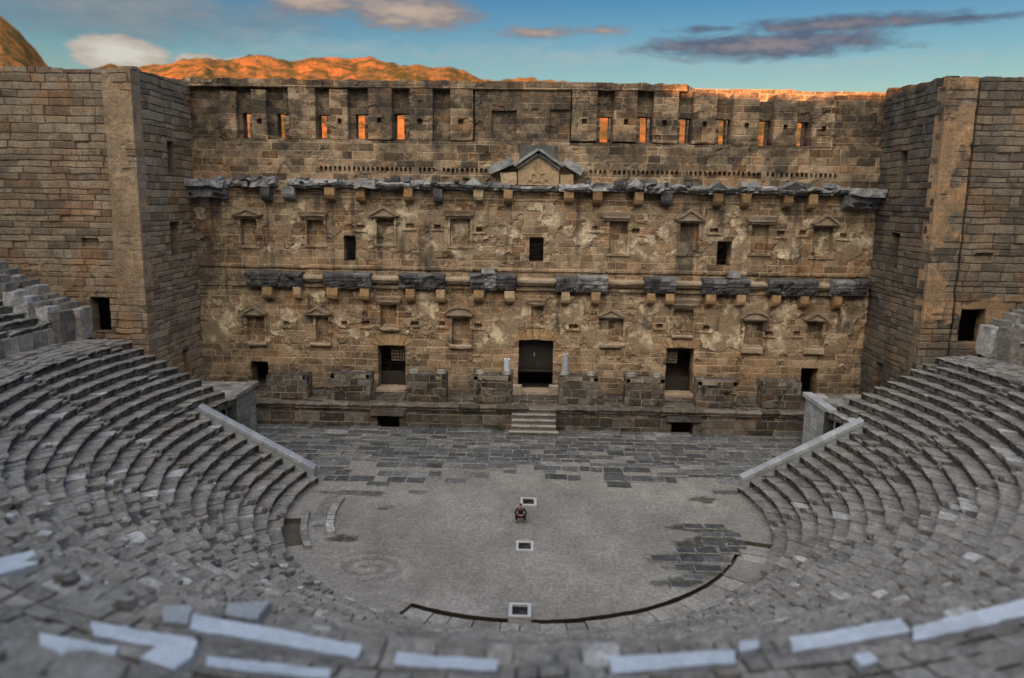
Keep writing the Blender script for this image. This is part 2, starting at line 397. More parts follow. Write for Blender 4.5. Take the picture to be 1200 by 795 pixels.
# ================================================================== stage wall
D = 60.8
PIERS = [(-23.61, 21.12, -22.44, 24.67), (-21.27, 21.15, -20.1, 24.76), (-18.48, 21.19, -16.41, 25.05), (-15.37, 21.17, -13.95, 24.89), (-12.47, 21.21, -10.6, 25.24), (-9.31, 21.19, -7.58, 25.39), (-6.3, 21.23, -4.5, 25.2), (2.84, 21.28, 4.75, 25.35), (5.96, 21.26, 7.74, 25.14), (8.94, 21.24, 10.78, 25.17), (11.86, 21.21, 13.63, 24.96), (14.84, 21.19, 16.79, 25.4), (17.87, 21.11, 19.63, 25.4), (20.71, 21.08, 22.4, 25.4)]
UPWIN = [(-22.15, 21.3, -21.3, 23.08), (-19.48, 21.3, -18.57, 23.11), (-16.37, 21.3, -15.4, 23.03), (-13.52, 21.3, -12.5, 23.12), (-10.55, 21.32, -9.45, 23.22), (4.79, 21.3, 5.9, 23.16), (7.78, 21.3, 8.88, 23.2), (10.84, 21.28, 11.83, 23.11), (13.68, 21.25, 14.8, 23.09), (16.85, 21.2, 17.83, 23.0), (19.68, 21.15, 20.66, 22.97)]
UPHOLES = [(-20.7, 22.47), (-14.61, 22.54), (-11.64, 22.64), (-8.55, 22.62), (-5.46, 22.6), (3.81, 22.77), (6.93, 22.75), (9.79, 22.72), (12.78, 22.64), (15.88, 22.62), (18.79, 22.53), (21.63, 22.44)]
NI_U = [(-22.46, 13.08, -21.26, 15.12), (-17.33, 13.23, -16.0, 15.2), (-11.9, 13.39, -10.57, 15.35), (-6.22, 13.35, -4.71, 15.43), (5.97, 12.96, 7.34, 15.43), (11.38, 13.05, 12.74, 15.32), (16.76, 13.14, 18.06, 15.34), (21.43, 13.02, 22.91, 15.22)]
CAP_U = [(-23.01, 15.25, -20.69, 16.03), (-17.86, 15.27, -15.69, 15.78), (-12.54, 15.35, -10.11, 16.32), (-6.72, 15.44, -4.37, 16.02), (5.31, 15.43, 7.57, 16.07), (10.85, 15.39, 13.23, 16.41), (16.27, 15.35, 18.51, 15.92), (21.19, 15.23, 23.3, 16.25)]
WIN_M = [(-14.51, 12.02, -13.58, 13.93), (-.16, 12.2, .96, 14.1), (14.24, 12.11, 15.35, 14.0)]
NI_L = [(-22.34, 5.5, -20.97, 7.46), (-16.89, 5.57, -15.88, 7.55), (-11.73, 6.9, -10.45, 8.67), (-6.08, 5.62, -4.74, 7.69), (.14, 7.26, 1.01, 8.74), (6.17, 5.95, 7.31, 7.78), (11.19, 6.75, 12.71, 8.75), (16.74, 5.9, 18.13, 7.85), (21.56, 5.9, 22.74, 7.87)]
CAP_L = [(-22.63, 7.57, -20.67, 8.45), (-17.78, 7.66, -15.56, 8.47), (-12.05, 8.71, -10.05, 9.3), (-6.65, 7.8, -4.32, 8.74), (-.28, 8.78, 1.24, 9.3), (5.23, 7.89, 7.35, 8.76), (10.8, 8.86, 13.09, 9.5), (16.36, 7.89, 18.46, 8.76), (21.14, 7.91, 23.1, 8.78)]
SILL_L = [(-22.28, 5.11, -20.78, 5.48), (-17.32, 5.21, -15.69, 5.55), (-11.69, 6.5, -10.21, 6.85), (-6.25, 5.2, -4.57, 5.6), (5.52, 5.5, 7.25, 5.9), (11.07, 6.35, 12.72, 6.7), (16.55, 5.25, 18.13, 5.85), (21.36, 5.3, 22.88, 5.85)]
DOORS = [(-22.18, 1.8, -20.8, 3.88), (-12.0, 1.8, -9.82, 5.4), (-.86, 1.8, 1.9, 6.03), (10.78, 1.8, 12.93, 5.64), (21.42, 1.8, 22.68, 4.2)]
HOLES = [(-13.15, 14.6), (-9.38, 14.79), (-7.21, 14.76), (-3.99, 14.61), (4.84, 14.82), (13.94, 14.83), (19.0, 14.65), (20.67, 14.74), (23.71, 14.54), (-6.89, 7.19), (-4.07, 7.11), (-9.11, 7.15), (-12.89, 7.08), (10.14, 7.37), (13.8, 7.24), (18.65, 6.93), (20.82, 6.97), (8.0, 14.7), (-19.2, 7.0), (-14.6, 7.1), (3.4, 7.2)]
SLAB_L = [(-22.06, -17.64), (-15.99, -12.31), (-10.15, -6.62), (-4.66, -1.08), (1.97, 5.92), (8.76, 11.08), (13.15, 16.68), (18.16, 21.8), (22.9, 25.6)]
CONS_L = [(-20.79, -20.05), (-18.39, -17.79), (-15.73, -14.93), (-13.21, -12.48), (-9.63, -8.91), (-7.26, -6.6), (-4.36, -3.57), (-1.99, -1.2), (2.4, 3.06), (4.69, 5.35), (9.0, 9.59), (10.4, 11.0), (13.49, 14.2), (15.83, 16.48), (18.49, 19.13), (20.62, 21.27), (23.2, 23.8)]
CONS_U = [(-24.53, -23.42), (-20.6, -19.89), (-18.97, -18.0), (-15.72, -14.94), (-13.32, -12.67), (-9.69, -9.05), (-7.43, -6.79), (-4.4, -3.7), (-2.15, -1.45), (2.4, 3.1), (4.57, 5.27), (7.7, 8.34), (9.68, 10.5), (13.62, 14.26), (15.72, 16.35), (18.83, 19.46), (20.66, 21.29), (23.32, 24.08)]
# x0, x1, thickness, projection, kind
COR_U = [(-26.0, -23.3, .5, 1.5, 'b'), (-23.27, -21.58, .4, .7, 'r'), (-21.53, -19.39, .7, 1.0, 'r'), (-18.55, -14.67, .55, 1.2, 's'), (-14.66, -13.39, .45, .9, 's'), (-13.36, -11.77, .6, 1.3, 'r'), (-11.75, -9.22, .45, 1.0, 's'), (-9.2, -7.62, .55, 1.3, 's'), (-7.6, -5.12, .45, 1.0, 's'), (-5.1, -3.7, .4, 1.3, 'p'), (-3.68, -1.66, .5, 1.1, 's'), (-1.6, 1.9, .3, .8, 's'), (1.99, 4.2, .5, 1.2, 's'), (4.21, 5.99, .6, 1.3, 'r'), (6.0, 7.05, .3, .7, 's'), (7.06, 8.4, .45, 1.3, 'p'), (8.42, 9.78, .7, 1.4, 'r'), (9.8, 13.15, .5, 1.1, 's'), (13.2, 14.52, .4, 1.3, 'p'), (14.54, 16.03, .4, 1.0, 's'), (16.05, 17.17, .4, 1.3, 'p'), (17.18, 18.42, .45, 1.0, 's'), (18.43, 20.38, .45, 1.3, 'p'), (20.4, 23.5, .5, 1.2, 's'), (23.53, 25.9, .6, 1.5, 'b')]
TOPX = [-26, 11.5, 11.9, 12.9, 14.2, 14.7, 14.9, 15.8, 16.7, 16.85, 17.6, 17.85, 18.7, 19.5, 19.7, 20.5, 20.8, 21.6, 22.4, 22.7, 25, 26]
TOPZ = [25.55, 25.5, 25.2, 25.15, 24.9, 24.5, 24.9, 25.05, 24.85, 24.4, 24.4, 24.8, 25.0, 24.85, 24.5, 24.5, 24.8, 24.95, 24.7, 24.9, 25.0, 25.1]
PLAS = [(8.2, 13.2, 1.6, 1.5, 1.), (7.9, 12.7, .9, 1.2, 1.), (-7.6, 14.3, 1.5, 1.6, .85), (-9.8, 13.6, .9, 1.2, .8), (-2.6, 15.2, 2.0, .9, .8), (-1.6, 14.4, .8, .8, .8), (1.8, 15.0, 1.4, .9, .6), (4.0, 13.9, 1.2, 1.2, .5),
        (-12.6, 14.2, .6, 1.4, .9), (-15.0, 14.4, .8, 1.0, .7), (16.0, 13.7, .7, 1.6, .9), (20.0, 13.6, 1.4, 1.2, .95), (23.9, 13.6, 1.0, 1.7, .8), (10.6, 14.5, .8, 1.3, .7), (13.6, 14.6, .5, 1.0, .8), (-20.1, 14.6, 1.2, 1.1, .5),
        (-19.6, 6.6, 1.6, 1.5, .8), (-13.6, 6.4, 1.5, .8, 1.), (-14.4, 7.6, 1.4, 1.2, .7), (-9.0, 8.4, 1.3, 1.0, .6), (-7.7, 6.6, 1.0, 1.1, .7), (-3.6, 5.2, .6, 2.1, 1.), (-2.6, 6.7, 1.2, .6, .9), (-1.5, 8.0, 1.5, 1.0, .6),
        (3.0, 7.6, 1.6, 1.3, .6), (9.0, 5.9, 1.1, 1.3, 1.), (8.3, 7.9, 1.2, 1.1, .7), (5.0, 6.2, .8, 1.3, .8), (14.6, 6.3, 1.6, 1.0, .95), (14.5, 8.2, 1.5, .9, .7), (19.9, 6.3, 1.3, 1.3, .95), (19.6, 8.3, 1.3, .8, .7), (24.2, 7.2, 1.0, 1.8, .9), (-24.2, 7.2, 1.4, 1.8, .8), (-10.9, 5.8, 1.1, .5, .8), (11.9, 6.1, 1.2, .35, .8)]

def wall_plaster(X, Z):
    m = np.zeros_like(X)
    for (a, b, sx, sz, k) in PLAS:
        d = np.sqrt(((X - a) / sx) ** 2 + ((Z - b) / sz) ** 2)
        m = np.maximum(m, (1.15 - d) * k)
    band = sstep(5, 6, Z) * (1 - sstep(9.3, 9.9, Z)) + sstep(12.2, 13.4, Z) * (1 - sstep(16.3, 16.9, Z))
    m = m + (fbm2(X * .9, Z * .9, 44, 6) - .5) * 2.6 + (vn2(X * 4, Z * 4, 46) - .5) * .3 + band * .16 - .2
    return sstep(.10, .17, m) * np.clip(band * 1.5 + .15, 0, 1)

def inrect(X, Z, r, e=0): return (X > r[0] - e) & (X < r[2] + e) & (Z > r[1] - e) & (Z < r[3] + e)

def wall_relief(X, Z):
    h = np.zeros_like(X)
    rec = (Z > 21.2) & (Z < 24.95)
    depth = np.where(rec, -.55, 0.)
    mid = rec & (X > -4.4) & (X < 2.8)
    depth = np.where(mid, -.14, depth)
    for r in ((-3.1, 21.3, -1.3, 23.5), (1.2, 21.3, 2.7, 23.6)): depth = np.where(inrect(X, Z, r), -.4, depth)
    right = (X > 11.4) & (Z > 24.9); depth = np.where(right, -.5, depth)
    for r in PIERS: depth = np.where(inrect(X, Z, r), .04, depth)
    h += depth
    h += np.where((Z > 25.0) & (X < 11.4), .06, 0)
    for (x, z) in UPHOLES: h -= .45 * ((np.abs(X - x) < .16) & (np.abs(Z - z) < .17))
    for i, (x, z) in enumerate(HOLES): h -= .4 * ((np.abs(X - x) < .3 - .02 * (i % 5)) & (np.abs(Z - z) < .17))
    for i, (x, z) in enumerate(HOLES): h += .12 * ((np.abs(X - x) < .5) & (np.abs(Z - z + .27) < .08))
    for r in NI_U + NI_L:
        h = np.where(inrect(X, Z, r), h - .46, h)
        fr = inrect(X, Z, r, .22) & ~inrect(X, Z, r)
        h = np.where(fr, h + .13, h)
    px = np.mod(X, .36) < .16
    dent = ((X > -16.3) & (X < -2.6)) | ((X > 4.2) & (X < 11.2)) | ((X > 11.4) & (X < 23))
    h -= .3 * (px & dent & (np.abs(Z - 19.02) < .14) & (vn2(X * 2.7, Z * 0 + 3, 5) > .12))
    h += .14 * ((Z > 11.42) & (Z < 11.62))
    h += .10 * ((Z > 9.95) & (Z < 10.25)) + .06 * ((Z > 16.75) & (Z < 16.95)) + .08 * ((Z > 17.25) & (Z < 17.5))
    h -= .10 * ((Z > 9.55) & (Z < 9.95)) * (vn2(X * .35, 0 * Z + 1, 9) > .45)
    # eroded pockets
    e = fbm2(X * .9, Z * .9, 66, 4)
    h -= .09 * sstep(.62, .70, e)
    return h

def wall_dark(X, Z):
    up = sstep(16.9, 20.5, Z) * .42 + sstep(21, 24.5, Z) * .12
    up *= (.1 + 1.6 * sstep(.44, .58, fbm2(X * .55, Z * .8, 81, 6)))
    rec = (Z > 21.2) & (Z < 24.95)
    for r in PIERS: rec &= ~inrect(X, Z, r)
    up = up + .5 * rec  # shade painted into the recesses between the piers
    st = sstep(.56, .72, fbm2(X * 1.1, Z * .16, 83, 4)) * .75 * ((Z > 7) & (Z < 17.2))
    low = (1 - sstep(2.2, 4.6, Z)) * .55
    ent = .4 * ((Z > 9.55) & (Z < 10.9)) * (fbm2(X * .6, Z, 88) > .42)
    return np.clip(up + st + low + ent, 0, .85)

def wall_tone(X, Z, t):
    t = .52 + (t - .5) * (.55 + .45 * sstep(16.5, 18.5, Z))
    return np.clip(t + .02 * sstep(17, 19, Z) + .12 * (fbm2(X * .12, Z * .2, 91) - .5) * 2, 0, 1)

def topline(X): return np.interp(X, TOPX, TOPZ) + .12 * (vn2(X * 1.6, X * 0, 3) - .5)

stage = thing('stage_wall', 'tall ruined ochre stone stage wall with niches and broken cornices facing the orchestra', 'stage wall', (0, D, 1.8))
def on_stage(mb, name, mat, label=None, parent=None, smooth=False):
    o = mb.build(name, mat, parent or stage, smooth, loc=None)
    # parts are modelled in world coordinates: bring them into the parent's frame
    P = (parent or stage)
    o.matrix_parent_inverse = Matrix.Translation(-wloc(P))
    if label: o['label'] = label
    return o
def wloc(o):
    v = Vector(o.location) if not o.parent else Vector((0, 0, 0)) 
    return v if not o.parent else Vector((0, 0, 0))

mb = MB()
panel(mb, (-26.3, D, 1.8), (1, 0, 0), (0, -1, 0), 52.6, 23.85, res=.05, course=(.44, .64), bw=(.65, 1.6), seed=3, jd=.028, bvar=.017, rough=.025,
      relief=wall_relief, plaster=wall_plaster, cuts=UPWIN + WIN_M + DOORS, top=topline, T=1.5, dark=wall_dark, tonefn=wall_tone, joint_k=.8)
on_stage(mb, 'masonry', M['wall'])
# unseen slabs added behind the wall to keep the storeys dark inside
mb = MB()
box(mb, -26, 26, D + 1.51, D + 5.0, 9.75, 10.15)
for (a, b) in ((-26, -17), (-11.5, -2.2), (2.8, 12.5), (17, 26)): box(mb, a, b, D + 1.51, D + 5.0, 17.4, 17.8)
box(mb, -26, 26, D + 1.51, D + 5.0, 1.3, 1.79)
on_stage(mb, 'light_block_floor', M['core'])

def seg(a, b, st): return np.linspace(a, b, max(2, int((b - a) / st) + 1))
def chip(mb, seed, k=.4, zj=.1):
    for V in mb.V:
        pr = D + .05 - V[:, 1]
        f = 1 - k * sstep(.52, .66, fbm2(V[:, 0] * 1.3 + seed * 3.1, V[:, 2] * 1.6, seed)) - .16 * (fbm2(V[:, 0] * 3 + seed, V[:, 2] * 3, seed + 2) - .5)
        V[:, 1] = D + .05 - pr * f
        V[:, 2] += zj * (fbm2(V[:, 0] * .9 + seed * 1.7, V[:, 0] * 0, seed + 5, 3) - .5) * np.clip(pr * 2, 0, 1)
# lower cornice: one carved block per surviving length
for i, (a, b) in enumerate(SLAB_L):
    mb = MB(); s = 100 + i
    y = D + .05; dz = .06 * random.uniform(-1, 1)
    prof = [(y, 9.95), (y - .58, 9.95), (y - .6, 10.16), (y - .86, 10.17), (y - .87, 10.34), (y - .97, 10.35), (y - .98, 10.6), (y - 1.08, 10.62), (y - 1.12, 10.9), (y - 1.2, 10.92), (y - 1.22, 11.12), (y - 1.1, 11.2), (y - .5, 11.24), (y, 11.26)]
    prof = [(q[0], q[1] + dz) for q in prof]
    # uneven run: two or three stones with their own setback
    cuts = sorted([a, b] + [random.uniform(a + .8, b - .8) for _ in range(1 if b - a < 3 else 2)])
    for k in range(len(cuts) - 1):
        f = random.uniform(.84, 1.04); tz = random.uniform(-.08, .05)
        pr = [(D + .05 - (D + .05 - q[0]) * f, q[1] + (tz if q[1] > 10.5 else 0)) for q in prof]
        sweep(mb, pr, seg(cuts[k] + .01, cuts[k + 1] - .01, .16), jit=.04, seed=s + k, tone=random.uniform(.1, .8))
    x = a + .08
    while x < b - .2:
        if random.random() > .12: box(mb, x, x + .12, y - .78, y - .6, 10.02 + dz, 10.14 + dz, tone=random.uniform(.1, .5))
        x += .21
    chip(mb, s, .22, .12)
    on_stage(mb, 'cornice_block', M['cornice'])
# thin pale cornice between them
for i, (a, b) in enumerate([(-17.6, -16.03), (-12.28, -10.18), (-6.6, -4.69), (-1.05, 1.94), (5.95, 8.73), (11.11, 13.12), (16.71, 18.13), (21.83, 22.87)]):
    mb = MB(); y = D + .05
    sweep(mb, [(y, 10.35), (y - .3, 10.36), (y - .42, 10.5), (y - .6, 10.62), (y - .62, 10.78), (y - .3, 10.9), (y, 10.95)], seg(a, b, .2), jit=.08, seed=140 + i, tone=.75)
    on_stage(mb, 'string_cornice', M['niche'])
mb = MB(); rough_box(mb, -3.75, -2.75, D - 1.0, D - .3, 11.3, 11.72, amp=.05, seed=5, tone=.9)
rough_box(mb, 15.0, 15.9, D - 1.0, D - .3, 11.3, 11.8, amp=.07, seed=6, tone=.8)
on_stage(mb, 'ledge_stone', M['cornice'])
for i, (a, b) in enumerate(CONS_L):
    mb = MB(); h = random.uniform(-.08, .06); y = D + .05
    sweep(mb, [(y, 9.05 + h), (y - .35, 9.0 + h), (y - .72, 9.2 + h), (y - .85, 9.45 + h), (y - .85, 9.97), (y, 9.97)], seg(a, b, .16), jit=.06, seed=160 + i, tone=random.uniform(.1, 1))
    on_stage(mb, 'console', M['console'])
for i, (a, b) in enumerate(CONS_U):
    mb = MB(); y = D + .05; z0 = 16.62 + random.uniform(-.12, .1)
    sweep(mb, [(y, z0), (y - .35, z0 - .02), (y - .75, z0 + .15), (y - .9, z0 + .4), (y - .9, 17.62), (y, 17.62)], seg(a, b, .16), jit=.07, seed=190 + i, tone=random.uniform(0, 1))
    o = on_stage(mb, 'console', M['cornice'] if i in (0, 1, 2, 6, 12, 17) else M['console'])
# upper cornice pieces
for i, (a, b, th, pr_, kind) in enumerate(COR_U):
    mb = MB(); y = D + .05; z = 17.6; s = 220 + i; tn = random.uniform(.6, 1.1)
    if kind == 'b':
        rough_box(mb, a, b, y - pr_ * .8, y, 16.75, 17.55, amp=.08, seed=s, tone=.6); rough_box(mb, a - .05, b + .1, y - pr_ - .2, y, 17.57, 18.1, amp=.1, seed=s + 1, tone=.9)
    elif kind == 'r':
        rough_box(mb, a, b, y - pr_, y, z, z + th, amp=.13, seed=s, freq=1.4, tone=tn)
    else:
        sweep(mb, [(y, z), (y - pr_ * .62, z), (y - pr_ * .68, z + .14), (y - pr_ * .9, z + .17), (y - pr_, z + .34), (y - pr_ * .9, z + th), (y - .2, z + th + .08), (y, z + th + .08)], seg(a, b, .16), jit=.08, seed=s, tone=tn)
        x = a + .06
        while x < b - .18:
            if random.random() > .2: box(mb, x, x + .12, y - pr_ * .66, y - pr_ * .5, z - .03, z + .13, tone=.9)
            x += .25
    if kind == 'p':
        m_ = (a + b) / 2
        V = [(a, y - pr_, z + th), (b, y - pr_, z + th), (m_, y - pr_, z + th + .52), (a, y, z + th), (b, y, z + th), (m_, y, z + th + .52)]
        mb.add(V, [(0, 2, 5, 3), (1, 4, 5, 2), (0, 3, 4, 1)], [(0, 1, 2), (3, 5, 4)], tone=tn)
    chip(mb, s, .45, .35)
    on_stage(mb, 'cornice_block', M['cornice'])
# loose stained stones lying along the upper ledge
for i in range(46):
    mb = MB(); x = random.uniform(-24, 24)
    if abs(x - .4) < 3: continue
    s = random.uniform(.15, .4)
    rough_box(mb, x, x + s * 1.6, D - .75, D - .15, 18.1, 18.1 + s, amp=.07, seed=300 + i, tone=random.random())
    on_stage(mb, 'ledge_stone', M['cornice'])

# central pediment
ped = bpy.data.objects.new('pediment', None)
def beam(mb, a, b, th, y0, y1, **k):
    a, b = np.array(a, float), np.array(b, float); L = np.linalg.norm(b - a); t = (b - a) / L; nrm = np.array([-t[1], t[0]])
    if nrm[1] < 0: nrm = -nrm
    sub = MB(); rough_box(sub, 0, L, y0, y1, 0, th, amp=.035, seed=int(abs(a[0]) * 100), **k)
    V = sub.verts(); W_ = np.stack([a[0] + t[0] * V[:, 0] + nrm[0] * V[:, 2], V[:, 1], a[1] + t[1] * V[:, 0] + nrm[1] * V[:, 2]], 1)
    n0 = 0
    for i_ in range(len(sub.V)):
        n = len(sub.V[i_]); sub.V[i_] = W_[n0:n0 + n]; n0 += n
    mb.merge(sub)
mb = MB()
beam(mb, (-1.35, 19.35), (.42, 20.55), .2, D - .7, D + .05, tone=.95); beam(mb, (.42, 20.55), (2.25, 19.35), .2, D - .7, D + .05, tone=.8)
beam(mb, (-1.15, 19.15), (.42, 20.2), .2, D - .55, D + .05, tone=.2); beam(mb, (.42, 20.2), (2.0, 19.15), .2, D - .55, D + .05, tone=.2)
beam(mb, (-3.2, 18.75), (-1.4, 19.5), .6, D - .75, D + .05, tone=.9); beam(mb, (2.2, 19.55), (3.6, 18.75), .6, D - .75, D + .05, tone=.9)
pedo = on_stage(mb, 'pediment', M['cornice'])
mb = MB(); y = D - .3
mb.add([(-1.1, y, 18.0), (2.0, y, 18.0), (2.0, y, 19.2), (.42, y, 20.25), (-1.1, y, 19.2), (-1.1, D + .05, 18.0), (2.0, D + .05, 18.0), (2.0, D + .05, 19.2), (.42, D + .05, 20.25), (-1.1, D + .05, 19.2)],
       [(0, 1, 2, 4), (0, 4, 9, 5), (1, 6, 7, 2)], [(4, 2, 3)], tone=.8)
rough_box(mb, -2.4, -1.2, D - .5, D + .05, 18.0, 18.9, amp=.07, seed=8, tone=.9); rough_box(mb, 2.1, 3.1, D - .5, D + .05, 18.0, 18.8, amp=.06, seed=9, tone=.7)
# carved relief: a standing figure among tendrils
for (dx, dz, sx, sz) in ((.42, 19.0, .16, .5), (.42, 19.6, .12, .14), (.1, 18.9, .2, .08), (.75, 18.9, .2, .08), (-.2, 18.6, .12, .25), (1.05, 18.6, .12, .25), (.42, 18.35, .3, .12)):
    rough_box(mb, dx - sx, dx + sx, y - .09, y + .02, dz - sz, dz + sz, step=.08, amp=.05, seed=int(dz * 10), tone=.75)
on_stage(mb, 'tympanum', M['console'], parent=pedo)
mb = MB(); rough_box(mb, -.95, 1.85, D - .16, D + .02, 19.95, 20.95, amp=.03, seed=4, tone=.3)
on_stage(mb, 'backing_slab', M['cornice'], parent=pedo)

# niche trim
def cap(i, r, kind):
    mb = MB(); x0, z0, x1, z1 = r; y = D + .04
    hb = .2 if kind != 'f' else (z1 - z0) * .55
    sweep(mb, [(y, z0), (y - .3, z0), (y - .34, z0 + hb * .45), (y - .5, z0 + hb * .6), (y - .52, z0 + hb), (y, z0 + hb + .03)], seg(x0 + .12, x1 - .12, .14), jit=.04, seed=400 + i, tone=random.uniform(.3, .9))
    if kind == 'f':
        sweep(mb, [(y, z0 + hb), (y - .5, z0 + hb), (y - .62, z1), (y, z1 + .05)], seg(x0, x1, .14), jit=.045, seed=430 + i, tone=random.uniform(.2, .7))
    else:
        xs = seg(x0, x1, .12); m_ = (x0 + x1) / 2
        for layer, (pj, ins) in enumerate(((.42, .16), (.6, 0))):
            f = np.clip(1 - np.abs(xs - m_) / (x1 - m_), 0, 1)
            if kind == 'a': f = np.sqrt(np.clip(1 - ((xs - m_) / (x1 - m_)) ** 2, 0, 1))
            zt = z0 + hb + .08 + (z1 - z0 - hb - .08) * f - ins
            zb = np.full_like(xs, z0 + hb) if layer == 0 else np.maximum(zt - .2, z0 + hb)
            zt = np.maximum(zt, zb + .03)
            V = np.concatenate([np.stack([xs, np.full_like(xs, yy), zz], 1) for yy, zz in ((y - pj, zb), (y - pj, zt), (y, zt), (y, zb))])
            n = len(xs); V += .03 * np.stack([fbm3(V, 2.5, 450 + i + 7 * k) - .5 for k in range(3)], 1)
            Q = []
            for a_ in range(4):
                b_ = (a_ + 1) % 4
                for k in range(n - 1): Q.append((a_ * n + k, a_ * n + k + 1, b_ * n + k + 1, b_ * n + k))
            Q += [(0, n, 2 * n, 3 * n), (n - 1, 4 * n - 1, 3 * n - 1, 2 * n - 1)]
            mb.add(V, Q, tone=.5 if layer == 0 else .25)
    return mb
for i, (r, k) in enumerate(zip(CAP_U, 'tftffttf'.replace('', ''))):
    k = ['t', 'f', 't', 'f', 'f', 't', 'f', 't'][i]
    on_stage(cap(i, r, k), 'niche_pediment' if k == 't' else 'niche_cornice', M['niche'])
for i, r in enumerate(CAP_L):
    k = ['t', 't', 'f', 'a', 'f', 't', 'f', 'a', 't'][i]
    on_stage(cap(20 + i, r, k), 'niche_cornice' if k == 'f' else 'niche_pediment', M['niche'])
for i, (x0, z0, x1, z1) in enumerate(SILL_L):
    mb = MB(); y = D + .04
    sweep(mb, [(y, z0), (y - .22, z0 + .02), (y - .42, z0 + .15), (y - .45, z1 - .08), (y - .35, z1), (y, z1)], seg(x0, x1, .12), jit=.07, seed=480 + i, tone=random.uniform(.4, 1))
    on_stage(mb, 'niche_sill', M['niche'])
for i, (x0, z0, x1, z1) in enumerate(NI_U):
    mb = MB(); y = D + .04; sweep(mb, [(y, z0 - .22), (y - .14, z0 - .2), (y - .16, z0 - .02), (y, z0)], seg(x0 - .25, x1 + .25, .15), jit=.04, seed=500 + i, tone=.5)
    on_stage(mb, 'niche_sill', M['niche'])
# relieving arch stones above the three tall doors
for (x0, z0, x1, z1) in (DOORS[1], DOORS[2], DOORS[3]):
    mb = MB(); m_ = (x0 + x1) / 2; w_ = (x1 - x0) / 2; k = 7
    for j in range(k):
        a0 = -.62 + 1.24 * j / k + .015; a1 = -.62 + 1.24 * (j + 1) / k - .015
        R0, R1, zc = w_ * 1.9, w_ * 1.9 + .85, z1 - w_ * 1.82
        P = [(m_ + R0 * math.sin(a0), zc + R0 * math.cos(a0)), (m_ + R0 * math.sin(a1), zc + R0 * math.cos(a1)), (m_ + R1 * math.sin(a1), zc + R1 * math.cos(a1)), (m_ + R1 * math.sin(a0), zc + R1 * math.cos(a0))]
        P = [(x, max(z, z1 + .01)) for x, z in P]
        V = [(x, D - .07 - .02 * (j % 2), z) for x, z in P] + [(x, D + .05, z) for x, z in P]
        mb.add(V, [(0, 1, 2, 3), (0, 4, 5, 1), (1, 5, 6, 2), (2, 6, 7, 3), (3, 7, 4, 0)], tone=random.uniform(.3, .8))
    on_stage(mb, 'door_lintel', M['console'])
# iron bars in the middle windows
for (x0, z0, x1, z1) in WIN_M[:2]:
    mb = MB()
    for x in np.linspace(x0, x1, 6)[1:-1]: box(mb, x - .02, x + .02, D + .5, D + .54, z0, z1)
    for z in np.linspace(z0, z1, 7)[1:-1]: box(mb, x0, x1, D + .50, D + .54, z - .02, z + .02)
    on_stage(mb, 'window_grille', M['iron'])
# doors
x0, z0, x1, z1 = DOORS[2]; m_ = (x0 + x1) / 2
for s, (a, b) in enumerate(((x0 + .02, m_ - .01), (m_ + .01, x1 - .02))):
    mb = MB(); box(mb, a, b, D + 1.1, D + 1.18, 3.55, z1 - .02)
    for q in range(5):
        xx = a + (b - a) * q / 5; box(mb, xx + .02, xx + (b - a) / 5 - .02, D + 1.07, D + 1.102, 3.6, z1 - .08)
    for zz in (3.7, 4.7, 5.7): box(mb, a + .05, b - .05, D + 1.04, D + 1.072, zz, zz + .12)
    dr = on_stage(mb, 'door_leaf', M['wood'])
    if s == 0:
        mb = MB(); box(mb, b - .14, b - .06, D + 1.0, D + 1.06, 4.55, 4.85); box(mb, b - .2, b - .02, D + .99, D + 1.03, 4.62, 4.68)
        on_stage(mb, 'latch', M['latch'], parent=dr)
mb = MB(); box(mb, x0, x1, D + .9, D + 1.3, 3.3, 3.52, tone=.3); on_stage(mb, 'door_beam', M['wood'])
for (x0, z0, x1, z1), (fa, fb, tp) in ((DOORS[1], (.45, 1.0, 0)), (DOORS[3], (0.0, .45, 1))):
    mb = MB(); a, b = x0 + (x1 - x0) * fa, x0 + (x1 - x0) * fb
    for x in np.linspace(a + .03, b - .03, 6): box(mb, x - .02, x + .02, D + .7, D + .74, z1 - 1.35, z1 - (.03 if not tp else .03 + .25 * abs((x - (a + b) / 2) / (b - a) * 2) ** 2))
    for z in np.linspace(z1 - 1.32, z1 - .3, 5): box(mb, a, b, D + .71, D + .73, z - .018, z + .018)
    on_stage(mb, 'door_grille', M['niche'])
    mb = MB(); box(mb, x0, x1, D + 1.15, D + 1.2, 1.82, 3.1); on_stage(mb, 'door_barrier', M['wood'])
for (x0, z0, x1, z1) in DOORS[1:4]:
    mb = MB(); rough_box(mb, x0 - .05, x1 + .05, D - .6, D + 1.0, 1.78, 1.98, amp=.03, seed=int(x0 * 7), tone=.8)
    on_stage(mb, 'threshold', M['niche'])
mb = MB(); rough_box(mb, -1.5, -.55, D - .85, D - .1, 1.8, 2.5, amp=.05, seed=2, tone=.95); rough_box(mb, 1.6, 2.5, D - .85, D - .1, 1.8, 2.5, amp=.05, seed=3, tone=.9)
on_stage(mb, 'door_jamb_block', M['niche'])

